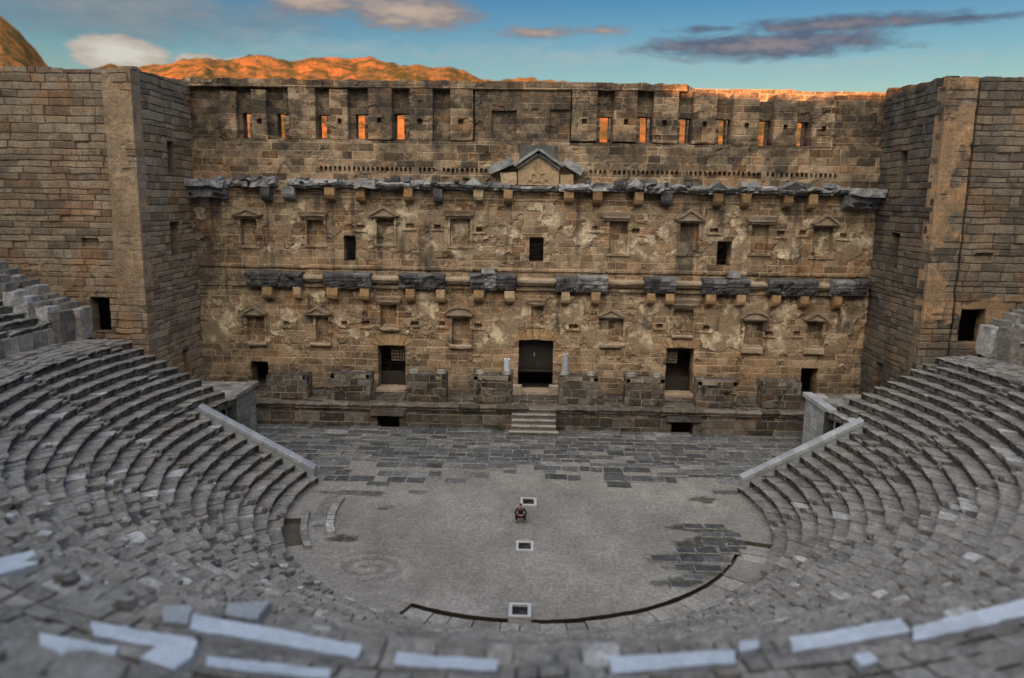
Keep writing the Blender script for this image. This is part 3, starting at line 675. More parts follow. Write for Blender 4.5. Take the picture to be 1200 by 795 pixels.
# ------------------------------------------------------------------ outer facade behind
fac = thing('facade_wall', 'outer facade wall behind the stage wall, its top catching orange sunset light at right', 'facade wall', (0, 66, 0))
mb = MB()
FW = [(a - .35 - .03 * abs(a), 21.4, c + .3 + .02 * abs(a), 23.6) for (a, b, c, d) in UPWIN]
FW = [(1.02 * (a + c) / 2 * 1.06 - .34, b, 1.02 * (a + c) / 2 * 1.06 + .34, d) for (a, b, c, d) in FW]
panel(mb, (-30, 66, 0), (1, 0, 0), (0, -1, 0), 60, 26.15, res=.12, course=(.4, .55), bw=(.7, 1.4), seed=23, cuts=FW, T=1.0, dark=lambda X, Z: .3 + 0 * X,
    top=lambda X: 26.1 - .0 * X - .012 * np.maximum(X, 0))
o = mb.build('masonry', M['wall'], fac); o.matrix_parent_inverse = Matrix.Translation((0, -66, 0))
mb = MB(); box(mb, -30, 30, 67.02, 67.1, 0, 26.0)
# a back skin would close the windows: leave the wall one leaf thick

# ------------------------------------------------------------------ side towers
def tower(side):
    lab = 'left side tower of pale brown coursed stone with orange brown quoin strip' if side < 0 else 'right side tower of darker grey stone with orange streaked quoin strip'
    t = thing('side_tower', lab, 'tower', (side * 26, 52.3, 0), 'towers flanking the stage wall')
    mat = M['tower'] if side < 0 else M['tower_r']
    def put(mb, name, m):
        o = mb.build(name, m, t); o.matrix_parent_inverse = Matrix.Translation((-side * 26, -52.3, 0)); return o
    H = 25.0
    X0 = 26.0
    # inner return wall facing the stage
    cutsR = [(56.4, 12.4, 58.0, 15.0), (56.6, 18.4, 57.7, 20.7), (57.2, 3.2, 58.4, 5.4)]
    top = lambda Y: H + .25 * sstep(53, 61, Y) + .2 * (vn2(Y * 1.3, Y * 0, 31 + side) - .5)
    mb = MB()
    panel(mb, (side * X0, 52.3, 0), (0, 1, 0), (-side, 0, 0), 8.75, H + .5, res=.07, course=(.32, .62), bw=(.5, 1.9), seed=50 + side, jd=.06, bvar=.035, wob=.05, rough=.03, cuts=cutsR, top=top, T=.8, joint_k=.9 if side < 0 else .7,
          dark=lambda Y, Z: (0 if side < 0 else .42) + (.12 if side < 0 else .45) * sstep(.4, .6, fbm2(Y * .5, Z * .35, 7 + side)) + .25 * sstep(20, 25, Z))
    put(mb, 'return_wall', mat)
    # front face: a plastered quoin strip, then the recessed coursed wall
    W = 14.0
    def rel(X, Z):
        a = np.abs(X) - X0
        return np.where(a < 1.9, .18, 0) - (.25 if side > 0 else .0) * ((a > 1.9) & (a < 2.15)) - .28 * ((np.abs(a - 3.6) < .55) & (np.abs(Z - 13.6) < .28))
    def pls(X, Z):
        a = np.abs(X) - X0
        q = np.where(a < 1.9, .95, 0) * sstep(9.0 if side > 0 else 6.5, 12, Z) + .8 * sstep(.52, .6, fbm2(X * .4, Z * .5, 77 + side)) * (Z < 12.5)
        return np.clip(q * sstep(.3, .45, fbm2(X * .8, Z * .8, 79)), 0, 1)
    def drk(X, Z):
        a = np.abs(X) - X0
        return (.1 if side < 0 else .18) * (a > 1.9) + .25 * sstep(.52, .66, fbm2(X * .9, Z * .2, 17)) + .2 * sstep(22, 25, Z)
    ox = -X0 - W if side < 0 else X0
    dcut = (-29.9, 7.6, -28.6, 9.95) if side < 0 else (28.6, 7.9, 30.2, 10.2)
    mb = MB()
    tf = lambda X: H - .1 + .25 * (vn2(X * 1.1, X * 0, 37 + side) - .5)
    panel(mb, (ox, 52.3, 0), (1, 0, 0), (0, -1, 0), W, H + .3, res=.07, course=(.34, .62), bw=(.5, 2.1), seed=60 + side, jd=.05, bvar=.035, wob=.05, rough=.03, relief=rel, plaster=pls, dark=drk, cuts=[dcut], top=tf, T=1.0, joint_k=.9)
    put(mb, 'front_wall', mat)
    mb = MB(); box(mb, min(ox, ox + W) + .05, max(ox, ox + W) - .05, 53.2, 66, H - .7, H - .4)  # unseen slab added to keep the tower dark inside
    put(mb, 'light_block_slab', M['core'])
    mb = MB(); box(mb, min(ox, ox + W) + .1 if side < 0 else X0 + .85, (-X0 - .85) if side < 0 else ox + W, 65.5, 65.9, 0, H - .75)
    put(mb, 'rear_wall', mat)
    mb = MB(); xx = side * (X0 + W); box(mb, min(xx, xx - side * .5), max(xx, xx - side * .5), 53.35, 65.4, 0, H - .75)
    put(mb, 'outer_wall', mat)
    return t
tower(-1); tower(1)

# ------------------------------------------------------------------ podium of the stage
pod = thing('stage_podium', 'low dark mossy stone podium running along the foot of the stage wall', 'podium', (0, 56.4, 0))
def on(parent, mb, name, mat, smooth=False, off=None):
    o = mb.build(name, mat, parent, smooth); o.matrix_parent_inverse = Matrix.Translation(-Vector(off if off is not None else parent.location)); return o
STEPX = (-1.2, 2.05)
mb = MB()
panel(mb, (-21.5, 56.4, -.2), (1, 0, 0), (0, -1, 0), 43, 1.55, res=.05, course=(.5, .75), bw=(.9, 2.1), seed=70, jd=.05, bvar=.025, rough=.04, cuts=[(-11.25, -.3, -9.6, .95), (10.64, -.3, 12.25, 1.0)], T=1.6, joint_k=.7)
on(pod, mb, 'front_wall', M['podium'])
mb = MB(); x = -21.5
k = 0
while x < 21.5:
    w_ = random.uniform(1.2, 2.6); e = min(21.5, x + w_); k += 1
    b_ = random.uniform(-.1, .08)
    y = 56.4
    sweep(mb, [(y + .3, 1.36), (y - .06, 1.36), (y - .16 - b_, 1.44), (y - .1, 1.54), (y - .24 - b_, 1.62), (y - .28 - b_, 1.74), (y - .15, 1.82), (y + .3, 1.84)], seg(x + .02, e - .02, .16), jit=.09, seed=600 + k, tone=random.random(), joint=.25 * random.random())
    x = e
on(pod, mb, 'moulding', M['podium'])
mb = MB()
panel(mb, (-21.5, 56.6, 1.79), (1, 0, 0), (0, 0, 1), 43, 4.25, res=.1, v=(0, 1, 0), course=(.7, 1.1), bw=(.9, 1.8), seed=75, T=.4, joint_k=.5, rough=.04, jd=.04)
on(pod, mb, 'ledge', M['podium'])
for (a, b) in ((-11.2, -9.65), (10.7, 12.2)):
    mb = MB(); box(mb, a, b, 57.9, 58.0, -.1, 1.3); on(pod, mb, 'vault_back', M['earth'])
    mb = MB(); rough_box(mb, a - .5, b + .5, 56.0, 56.75, 1.0, 1.36, amp=.04, seed=int(a), tone=.5); on(pod, mb, 'vault_lintel', M['podium'])
PED = [(-19.79, -16.73, 3.6), (-14.91, -11.93, 3.8), (-9.15, -6.19, 3.82), (-4.13, -1.23, 3.86), (2.29, 5.17, 3.92), (7.27, 10.13, 3.9), (12.62, 15.53, 3.8), (17.43, 20.27, 3.85)]
for i, (a, b, zt) in enumerate(PED):
    mb = MB(); y0, y1 = 57.3, 58.75; h = zt - 1.82
    kw = dict(res=.05, course=(.45, .65), bw=(.6, 1.2), jd=.035, bvar=.03, rough=.035, T=.3, joint_k=.65)
    er = lambda X, Z: -.1 * sstep(.60, .72, fbm2(X * .8, Z * .8, 93)) 
    panel(mb, (a, y0, 1.82), (1, 0, 0), (0, -1, 0), b - a, h, seed=700 + i, relief=er, **kw)
    panel(mb, (a, y0, 1.82), (0, 1, 0), (-1, 0, 0), y1 - y0, h, seed=720 + i, **kw)
    panel(mb, (b, y0, 1.82), (0, 1, 0), (1, 0, 0), y1 - y0, h, seed=740 + i, **kw)
    kw.update(course=(.8, 1.2)); panel(mb, (a, y1, 1.82), (1, 0, 0), (0, 1, 0), b - a, h, seed=780 + i, **kw); panel(mb, (a, y0, zt), (1, 0, 0), (0, 0, 1), b - a, y1 - y0, v=(0, 1, 0), seed=760 + i, **kw)
    box(mb, a + .14, b - .14, y0 + .14, y1 - .14, 1.83, zt - .12, tone=.2)
    pe = on(pod, mb, 'pedestal', M['podium'])
    for x in ([a + .45, b - .45] if i in (2, 3, 4, 5) else []):
        mb = MB(); xs = np.linspace(0, 2 * math.pi, 21)[:-1]
        rs = [(.36, 0), (.36, .08), (.3, .12), (.34, .2), (.27, .26)]
        V = [(x + r_ * math.cos(t), 58.0 + r_ * math.sin(t), zt + .04 + z_) for t in xs for r_, z_ in rs]
        mb.add(V, grid_quads(20, 5, True), tone=.9)
        mb.add([(x + .27 * math.cos(t), 58.0 + .27 * math.sin(t), zt + .3) for t in xs] + [(x, 58.0, zt + .3)], None, [(j, (j + 1) % 20, 20) for j in range(20)], tone=.9)
        on(pod, mb, 'column_base', M['kerb'], True, off=(0, 56.4, 0)).parent = pe
        bpy.context.view_layer.update()
# broken columns on the two middle pedestals
for (x, z1, lab, mt) in ((-1.66, 5.06, 'short pale marble column stump standing left of the central doorway', 'marble'), (2.75, 5.54, 'taller grey column stump standing right of the central doorway', 'parapet')):
    mb = MB(); zb = 4.17 if x > 0 else 4.17; ang = np.linspace(0, 2 * math.pi, 25)[:-1]; zs = np.linspace(zb, z1, 8)
    V = np.array([(x + (.27 - .01 * k) * math.cos(t), 58.0 + (.27 - .01 * k) * math.sin(t), z + (.08 * math.sin(3 * t) * (k == 7))) for t in ang for k, z in enumerate(zs)])
    mb.add(V, grid_quads(24, 8, True), tone=.5)
    mb.add([(x + .2 * math.cos(t), 58.0 + .2 * math.sin(t), z1 + .08 * math.sin(3 * t)) for t in ang] + [(x, 58, z1 + .03)], None, [(j, (j + 1) % 24, 24) for j in range(24)], tone=.6)
    tag(mb.build('column_stump', M[mt], smooth=True), lab, 'column')
# steps up to the stage
st = thing('stage_steps', 'five pale edged steps in front of the central doorway', 'steps', (.45, 55.4, 0))
for k in range(5):
    z = .08 + .34 * k; y = 54.75 + .34 * k; ex = .18 if k == 0 else 0
    mb = MB(); rough_box(mb, STEPX[0] - ex, STEPX[1] + ex, y, y + .42, z + .2, z + .28, step=.12, amp=.02, seed=800 + k, tone=1)
    rough_box(mb, STEPX[0] - ex, STEPX[1] + ex, y + .12, y + .46, z - .1, z + .19, step=.2, amp=.012, seed=810 + k, tone=.1)
    on(st, mb, 'step', M['kerb'])
mb = MB()
for x in (STEPX[0] + .02, STEPX[1] - .1):
    mb.add([(x, 54.95, -.05), (x + .08, 54.95, -.05), (x, 56.35, -.05), (x + .08, 56.35, -.05), (x, 54.95, .1), (x + .08, 54.95, .1), (x, 56.35, 1.4), (x + .08, 56.35, 1.4)],
           [(0, 2, 3, 1), (4, 5, 7, 6), (0, 1, 5, 4), (2, 6, 7, 3), (0, 4, 6, 2), (1, 3, 7, 5)])
on(st, mb, 'stringer', M['podium'])

# ================================================================== ground
CY = 41.0
mb = MB()
rs = np.concatenate([np.linspace(0, 80, 9)[1:], [150, 400, 1200, 4000, 12000]]); th = np.linspace(0, 2 * math.pi, 65)[:-1]
V = [(0, 40, -.9)] + [(r_ * math.sin(t), 40 + r_ * math.cos(t), -.9) for t in th for r_ in rs]
n = len(rs)
mb.add(V, [((1 + i * n + j), (1 + i * n + j + 1), (1 + ((i + 1) % 64) * n + j + 1), (1 + ((i + 1) % 64) * n + j)) for i in range(64) for j in range(n - 1)], [(0, 1 + i * n, 1 + ((i + 1) % 64) * n) for i in range(64)])
struct(mb.build('ground', M['earth']))

# gravel orchestra floor: raised fill with a cut edge on the near side
RG, RO = 11.3, 13.0
def soil_mask(X, Y):
    P = [(8.6, 39.3, 1.0, .5), (9.6, 39.0, 1.2, .5), (9.9, 37.9, 1.2, .7), (8.8, 37.2, 1.6, .6), (8.4, 36.0, 2.4, .7), (7.2, 35.6, 1.0, .5), (8.2, 34.6, 1.4, .6), (6.6, 33.0, 1.1, .45), (7.4, 33.4, 1.0, .5), (10.4, 43.4, .9, .5), (-7.9, 41.0, .5, .2), (-9.3, 37.0, .9, .5), (-10.2, 43.2, 2.2, .35)]
    m = np.full_like(X, -1.)
    for a, b, sx, sy in P: m = np.maximum(m, 1 - np.sqrt(((X - a) / sx) ** 2 + ((Y - b) / sy) ** 2))
    return sstep(-.15, .35, m + 1.5 * (fbm2(X * 1.5, Y * 1.5, 51) - .5))
def swirl(X, Y):
    dx, dy = (X + 7.3) / 1.35, (Y - 33.9)
    d = np.sqrt(dx * dx + dy * dy); a = np.arctan2(dy, dx)
    return np.sin(d * 9.5 + a + 1.5 * fbm2(X * .9, Y * .9, 58)) * np.exp(-(d / 1.7) ** 4) * (.3 + 1.2 * fbm2(X * 2, Y * 2, 54))
def gravel_h(X, Y):
    h = .05 * (fbm2(X * .5, Y * .5, 52) - .5) + .035 * (fbm2(X * 4, Y * 4, 53, 3) - .5)
    h += .05 * swirl(X, Y)
    return h - .03 * soil_mask(X, Y)
mb = MB()
rr = np.linspace(.05, RG, 132); tt = np.linspace(-math.pi, math.pi, 801)[:-1]
Rr, Tt = np.meshgrid(rr, tt, indexing='ij')
edge = .07 * (fbm2(Tt * 9, Tt * 0, 55) - .5) * (Rr / RG) ** 20
X, Y = (Rr + edge) * np.sin(Tt), CY - (Rr + edge) * np.cos(Tt)
V = np.stack([X, Y, gravel_h(X, Y)], -1).reshape(-1, 3)
sm = soil_mask(X, Y).ravel()
q = []
i, j = np.meshgrid(np.arange(131), np.arange(800), indexing='ij'); i, j = i.ravel(), j.ravel(); j2 = (j + 1) % 800
q = np.stack([i * 800 + j, (i + 1) * 800 + j, (i + 1) * 800 + j2, i * 800 + j2], 1)
mb.add(V, q, tone=(.5 + .9 * (fbm2(X * .3, Y * .3, 57) - .5) + .5 * (fbm2(X * .9 + 9, Y * .35, 59) - .5) + swirl(X, Y) * .26).ravel(), dark=sm)
# outer ring where the fill reaches the seats, left out along the near kerb
def ring(mb, t0, t1, r0, r1, nt_, nr, zf):
    tt = np.linspace(rad(t0), rad(t1), nt_); rr = np.linspace(r0, r1, nr)
    T_, R_ = np.meshgrid(tt, rr, indexing='ij'); X, Y = R_ * np.sin(T_), CY - R_ * np.cos(T_)
    mb.add(np.stack([X, Y, zf(X, Y)], -1).reshape(-1, 3), grid_quads(nt_, nr), tone=.5, dark=soil_mask(X, Y) * .8)
ring(mb, 74, 180, RG, RO + .8, 260, 22, gravel_h); ring(mb, -180, -82, RG, RO + .8, 230, 22, gravel_h); ring(mb, -82, -66, RG, 12.05, 60, 8, gravel_h); ring(mb, -66, -25, RG, RO + .3, 120, 18, lambda X, Y: gravel_h(X, Y) + .02 * fbm2(X * 3, Y * 3, 3))
struct(mb.build('gravel_floor', M['gravel'], smooth=True))
# cut face of the fill
mb = MB()
for (t0, t1, RE) in ((-25, 74, RG), (-82, -66, 12.05)):
    tt = np.linspace(rad(t0), rad(t1), 300 if t1 > 0 else 60)
    e = RE + .07 * (fbm2(tt * 9, tt * 0, 55) - .5)
    zs = np.linspace(.0, -.3, 5); V = np.array([((e_ - .03 * k) * math.sin(t), CY - (e_ - .03 * k) * math.cos(t), z + (.0 if k else float(gravel_h(np.array([e_ * math.sin(t)]), np.array([CY - e_ * math.cos(t)]))[0]))) for t, e_ in zip(tt, e) for k, z in enumerate(zs)])
    mb.add(V, grid_quads(len(tt), 5), tone=.4)
for t in (-25, 74, -82, -66):
    t = rad(t); pr = [(r_ * math.sin(t), CY - r_ * math.cos(t)) for r_ in np.linspace(RG - .05, RO + .3, 12)]
    V = [(x, y, z) for x, y in pr for z in (.02, -.3)]; mb.add(V, grid_quads(12, 2), tone=.4)
struct(mb.build('fill_edge', M['earth']))

# pavements -----------------------------------------------------------
def slab(mb, x0, x1, y0, y1, z, th, seed, **k):
    nx, ny = max(3, int((x1 - x0) / .2) + 1), max(3, int((y1 - y0) / .2) + 1)
    xs = np.concatenate([[x0], np.linspace(x0 + .035, x1 - .035, nx), [x1]]); ys = np.concatenate([[y0], np.linspace(y0 + .035, y1 - .035, ny), [y1]]); nx += 2; ny += 2
    X, Y = np.meshgrid(xs, ys, indexing='ij')
    tilt = (np.random.default_rng(seed).random(2) - .5) * .04
    e = np.minimum.reduce([X - x0, x1 - X, Y - y0, y1 - Y])
    Z = z + tilt[0] * (X - x0) + tilt[1] * (Y - y0) + .03 * (fbm2(X * 2.5, Y * 2.5, seed, 3) - .5) - .02 * (e < .01)
    jx, jy = .05 * (fbm2(X * 1.4, Y * 1.4, seed + 1, 2) - .5), .05 * (fbm2(X * 1.4, Y * 1.4, seed + 2, 2) - .5)
    V = np.stack([X + jx, Y + jy, Z], -1).reshape(-1, 3)
    Q = grid_quads(nx, ny)
    loop = [i * ny for i in range(nx)] + [(nx - 1) * ny + j for j in range(1, ny)] + [i * ny + ny - 1 for i in range(nx - 2, -1, -1)] + [j for j in range(ny - 2, 0, -1)]
    b = V[loop].copy(); b[:, 2] -= th; L = len(loop)
    S = [(loop[(i + 1) % L], loop[i], nx * ny + i, nx * ny + (i + 1) % L) for i in range(L)]
    jt = np.concatenate([(e < .01).ravel() * .8, np.zeros(L)])
    mb.add(np.concatenate([V, b]), np.concatenate([Q, np.array(S)]), joint=jt, **k)
BX = [-22, -13, -11, -9, -7, -5, -2.9, -2.6, -.94, 1.3, 1.5, 4.2, 4.4, 7.84, 8.2, 10.2, 10.5, 12, 13.5, 22]
BY = [43.2, 43.4, 44.2, 44.3, 44.5, 44.9, 44.8, 46.6, 47.3, 46.9, 46.2, 45.9, 45.0, 45.0, 45.9, 44.8, 43.6, 43.8, 44.2, 44.2]
mb = MB(); y = 43.2; k = 0
prng = np.random.default_rng(5)
while y < 56.2:
    h = prng.uniform(.6, 1.05); x = -21.0 + prng.uniform(-1, 0)
    while x < 21:
        w_ = prng.uniform(.7, 1.9); k += 1
        xm, ym = x + w_ / 2, y + h / 2
        r_ = math.hypot(xm, ym - CY)
        inside = ym > np.interp(xm, BX, BY) + prng.normal() * .5 and not (r_ < 13.6 and abs(xm) > 12 and ym < 45) and abs(xm) < 20.6 and (abs(xm) < 12.6 or ym > 45.6)
        inside = inside and not (-.95 < xm < 1.9 and ym > 54.4)
        miss = prng.random() < (.26 if ym < 47.5 else .12 if ym < 51 else .06)
        if inside and not miss:
            t_ = prng.random() * .75 + .1 * (vn2(np.array([xm * .3]), np.array([ym * .4]), 8)[0]); t_ = t_ * (.75 if prng.random() > .12 else 1.35)
            slab(mb, x + .015, x + w_ - .015, y + .012, y + h - .012, .06 + prng.normal() * .028, .14, 900 + k, tone=min(1, t_))
        x += w_
    y += h
# slabs laid bare in the right of the orchestra
for (y0, y1, xs) in ((39.1, 39.8, [8.3, 9.4, 10.6]), (38.2, 38.9, [9.0, 10.2, 11.2]), (37.1, 37.9, [8.9, 10.1, 11.1]), (36.2, 37.0, [7.4, 8.4, 9.5, 10.6]), (35.2, 36.0, [6.0, 7.4, 8.6, 9.9]), (34.3, 35.0, [7.0, 7.9, 9.3]), (33.5, 34.1, [7.2, 8.5]), (32.7, 33.3, [5.6, 6.5, 7.6])):
    for a, b in zip(xs[:-1], xs[1:]):
        k += 1; slab(mb, a + .05, b - .05, y0 + .04, y1 - .04, .05 + prng.normal() * .025, .12, 900 + k, tone=.02 + .5 * prng.random() ** 1.5)
for (a, b, y0, y1) in ((-11.0, -9.6, 42.6, 43.2), (-9.5, -8.3, 42.5, 43.0), (-6.9, -5.8, 43.1, 43.7), (-8.0, -7.4, 41.0, 41.25)):
    k += 1; slab(mb, a, b, y0, y1, .06, .12, 900 + k, tone=.5)
struct(mb.build('pavement', M['pave']))
mb = MB()
# bed of the pavement, just under the slabs
for s in (1,): mb.add([(-20.9, 44.6, -.06), (20.9, 44.6, -.06), (20.9, 56.6, -.06), (-20.9, 56.6, -.06)], [(0, 1, 2, 3)], tone=.45, dark=.35)
struct(mb.build('pavement_bed', M['gravel']))

# kerb paving round the near edge, down in the cut
mb = MB(); krng = np.random.default_rng(9)
def arc_blocks(mb, r0, r1, t0, t1, z, th, wid, seed, tone=(.2, .9), gap=.025, amp=.03, dz=.02, jitter=.03, nr=5, step=.14):
    rng = np.random.default_rng(seed); t = rad(t0)
    while t < rad(t1):
        dt = rng.uniform(*wid) / r1; e = min(t + dt, rad(t1)); g = gap / r1
        n_ = max(3, int((e - t) * r1 / step) + 1)
        a = np.linspace(t + g * rng.uniform(.4, 2), e - g, n_); rr = np.linspace(r0, r1, nr) + rng.normal() * jitter * .5
        T_, R_ = np.meshgrid(a, rr, indexing='ij')
        zz = z + rng.normal() * dz
        X, Y = R_ * np.sin(T_), CY - R_ * np.cos(T_)
        Z = zz + amp * 2 * (fbm2(X * 2, Y * 2, seed, 3) - .5)
        V = np.stack([X, Y, Z], -1).reshape(-1, 3)
        loop = [i * nr for i in range(n_)] + [(n_ - 1) * nr + j for j in range(1, nr)] + [i * nr + nr - 1 for i in range(n_ - 2, -1, -1)] + [j for j in range(nr - 2, 0, -1)]
        b = V[loop].copy(); b[:, 2] -= th; L = len(loop)
        S = [(loop[(i + 1) % L], loop[i], n_ * nr + i, n_ * nr + (i + 1) % L) for i in range(L)]
        mb.add(np.concatenate([V, b]), np.concatenate([grid_quads(n_, nr), np.array(S)]), tone=rng.uniform(*tone))
        t = e
arc_blocks(mb, 11.42, 13.0, -25, 73, -.13, .2, (.7, 1.3), 41, tone=(.3, 1), amp=.025, dz=.02)
struct(mb.build('kerb_paving', M['kerb']))
mb = MB(); ring(mb, -86, 76, RG - .3, RO + .3, 200, 4, lambda X, Y: -.27 + 0 * X); struct(mb.build('gutter_floor', M['earth']))
mb = MB(); arc_blocks(mb, 10.35, 10.75, -96, -70, .16, .3, (.6, 1.0), 42, tone=(.5, 1), amp=.05); arc_blocks(mb, 10.8, 11.5, -98, -76, .06, .15, (.7, 1.1), 43, tone=(.0, .5))
arc_blocks(mb, 11.72, 12.06, -85, -63, .2, .55, (.6, 1.1), 44, tone=(.2, .8), amp=.05)
tag(mb.build('orchestra_kerb', M['seat']), 'broken curved kerb of worn grey stones on the left edge of the gravel', 'kerb')

# ================================================================== seating
R0, TR, RI, Z0, NROW = 12.95, .68, .387, .05, 20
def zrow(i): return Z0 + RI * (i + 1)
AIS = [(-79, -.5), (-58, -1.2), (-37, -.8), (-16, -.3), (5, .3), (26, .9), (54, 1.6), (82, .7)]
def aisle_t(k, r): return AIS[k][0] + AIS[k][1] * (r - 12.9)
def row_end(r, side):
    yend = 44.5 if r < 19.3 else 47.9
    c = (yend - CY) / r
    return 90 + math.degrees(math.asin(min(.95, max(-.95, c))))
SEATP = np.array([(.22, -.44), (.19, -.24), (.13, -.14), (-.01, -.09), (-.045, -.03), (.0, .012), (.14, .0), (.42, -.035), (.78, -.06), (.78, -.25)])
def seat_row(mb, r, z, segs, seed, step=.12, wid=(.5, 1.15), rough=.035, ruin=None, prof=SEATP):
    rng = np.random.default_rng(seed); m = len(prof)
    for (t0, t1) in segs:
        t = rad(t0)
        while t < rad(t1) - .01:
            e = min(t + rng.uniform(*wid) / r, rad(t1))
            if rad(t1) - e < .25 / r: e = rad(t1)
            mid_ = math.degrees((t + e) / 2)
            k_ = ruin(mid_, r) if ruin else 0
            sunk = rng.random() < .02 + .10 * k_
            g = rng.uniform(.012, .05) / r
            n_ = max(3, int((e - t) * r / step) + 1)
            a = np.linspace(t + g, e - g, n_)
            dr, dz, tl, yaw_ = rng.normal() * (.025 + .07 * k_), rng.normal() * (.014 + .05 * k_) - (.2 if sunk else 0), rng.normal() * (.012 + .06 * k_), rng.normal() * (.02 + .06 * k_)
            A_, I_ = np.meshgrid(a, np.arange(m), indexing='ij')
            R_ = r + prof[I_, 0] + dr + yaw_ * (A_ - (t + e) / 2) * r
            Z_ = z + prof[I_, 1] + dz + tl * (A_ - (t + e) / 2) * r
            # worn corners
            ec = np.minimum(A_ - a[0], a[-1] - A_) * r
            Z_ = Z_ - np.where((I_ >= 3) & (I_ <= 8), rng.uniform(.0, .05 + .1 * k_) * np.exp(-ec / .08), 0)
            R_ = R_ + np.where((I_ <= 5), rng.uniform(.0, .05 + .06 * k_) * np.exp(-ec / .08), 0)
            V = np.stack([R_ * np.sin(A_), CY - R_ * np.cos(A_), Z_], -1).reshape(-1, 3)
            am = rough * (1 + 1.8 * k_)
            sd_ = int(rng.integers(0, 9999))
            for q_ in range(3): V[:, q_] += 2 * am * (fbm3(V, 2.1, seed % 50 + 11 * q_, 3) - .5)
            c0 = list(range(m)); c1 = [(n_ - 1) * m + j for j in range(m)]
            T3 = [(c0[0], c0[i], c0[i + 1]) for i in range(1, m - 1)] + [(c1[0], c1[i + 1], c1[i]) for i in range(1, m - 1)]
            tn = .24 + rng.random() * .34 if rng.random() > .03 else .9
            mb.add(V, grid_quads(n_, m)[:, ::-1], T3, tone=tn)
            t = e
def ruin(t, r):
    v = float(vn2(np.array([t * .045 + 3]), np.array([r * .22]), 61)[0])
    base = .22 if -62 < t < -12 else (.18 if 22 < t < 52 else .10)
    return np.clip(base * (.45 + v), 0, 1)
LAB = ['wedge of curved stone seats against the left sloping parapet', 'second wedge of stone seats from the left parapet, behind the curved kerb stones',
       'tumbled wedge of seats below the faint spiral on the gravel', 'worn wedge of seats below the left bend of the cut gravel edge',
       'wedge of seats directly below the boxed drain hatch, rows seen edge on', 'worn wedge of seats just right of the boxed drain hatch, seen edge on',
       'rough wedge of seats below the bared slabs in the right of the gravel', 'second wedge of seats from the right parapet, with even rounded rows',
       'wedge of curved stone seats against the right sloping parapet']
SLAB_ = ['stairway beside the wedge at the left parapet', 'second stairway from the left parapet, beyond the small kerb', 'rubble filled stairway climbing from the left bend of the gravel edge', 'worn stairway left of the boxed drain hatch',
         'worn stairway just right of the boxed drain hatch', 'stairway below the bared slabs on the right', 'clear slanting stairway at the right end of the gravel cut', 'stairway nearest the right parapet']
wedges = [thing('seating_wedge', l, 'seating', (0, CY, 0), 'wedges of the lower seating') for l in LAB]
for i in range(NROW):
    r = R0 + TR * i; z = zrow(i); hw = math.degrees(.38 / r)
    al = [-row_end(r, -1)] + [aisle_t(k, r) for k in range(len(AIS))] + [row_end(r, 1)]
    for k in range(len(LAB)):
        c0, c1 = al[k] + (hw if k else 0), al[k + 1] - (hw if k < len(AIS) else 0)
        if c1 - c0 < 1: continue
        mb = MB(); seat_row(mb, r, z, [(c0, c1)], 2000 + i * 10 + k, step=.12, ruin=ruin)
        on(wedges[k], mb, 'seat_row', M['seat'])
for k in range(len(AIS)):
    mb = MB()
    for i in range(NROW):
        r = R0 + TR * i; hw = math.degrees(.33 / r); a = aisle_t(k, r)
        seat_row(mb, r + .02, zrow(i) - RI / 2, [(a - hw, a + hw)], 2300 + 40 * k + i, wid=(.5, .9), prof=SEATP * np.array([.5, 1]), rough=.03)
        seat_row(mb, r + .38, zrow(i) - .01, [(a - hw, a + hw)], 2700 + 40 * k + i, wid=(.5, .9), prof=SEATP * np.array([.52, 1]), rough=.03)
    tag(mb.build('stairway', M['seat']), SLAB_[k], 'stairway', 'stairways of the lower seating')
# rubble core under the rows
mb = MB()
for i in range(NROW):
    r = R0 + TR * i; z = zrow(i) - .1; e0, e1 = -row_end(r, -1), row_end(r, 1)
    tt = np.linspace(rad(e0), rad(e1), 140)
    pf = [(r + .24, -.5 if i == 0 else z - RI - .1), (r + .24, z), (r + .24 + TR, z)]
    V = [(q[0] * math.sin(t), CY - q[0] * math.cos(t), q[1]) for t in tt for q in pf]
    mb.add(V, grid_quads(140, 3)[:, ::-1], tone=.4)
    for t in (tt[0], tt[-1]):
        mb.add([(q * math.sin(t), CY - q * math.cos(t), zz) for q, zz in ((r, -.5), (r, z), (r + TR + .1, z), (r + TR + .1, -.5))], [(0, 1, 2, 3)], tone=.5)
struct(mb.build('seating_terrain', M['core']))
# loose stones on the worn rows
for j in range(1):
    mb = MB(); g = np.random.default_rng(77)
    for q in range(420):
        t = g.uniform(-75, 60); i = int(g.integers(0, NROW)); r = R0 + TR * i + g.uniform(.1, .6)
        if ruin(t, r) < .18: continue
        s = g.uniform(.06, .2); x, y = r * math.sin(rad(t)), CY - r * math.cos(rad(t))
        rough_box(mb, x - s, x + s, y - s * .8, y + s * .8, zrow(i) - .05, zrow(i) + s * .9, step=s * .9, amp=s * .35, freq=2.2 / s * .25, seed=3000 + q, tone=g.random())
    struct(mb.build('rubble', M['seat']), 'stuff')

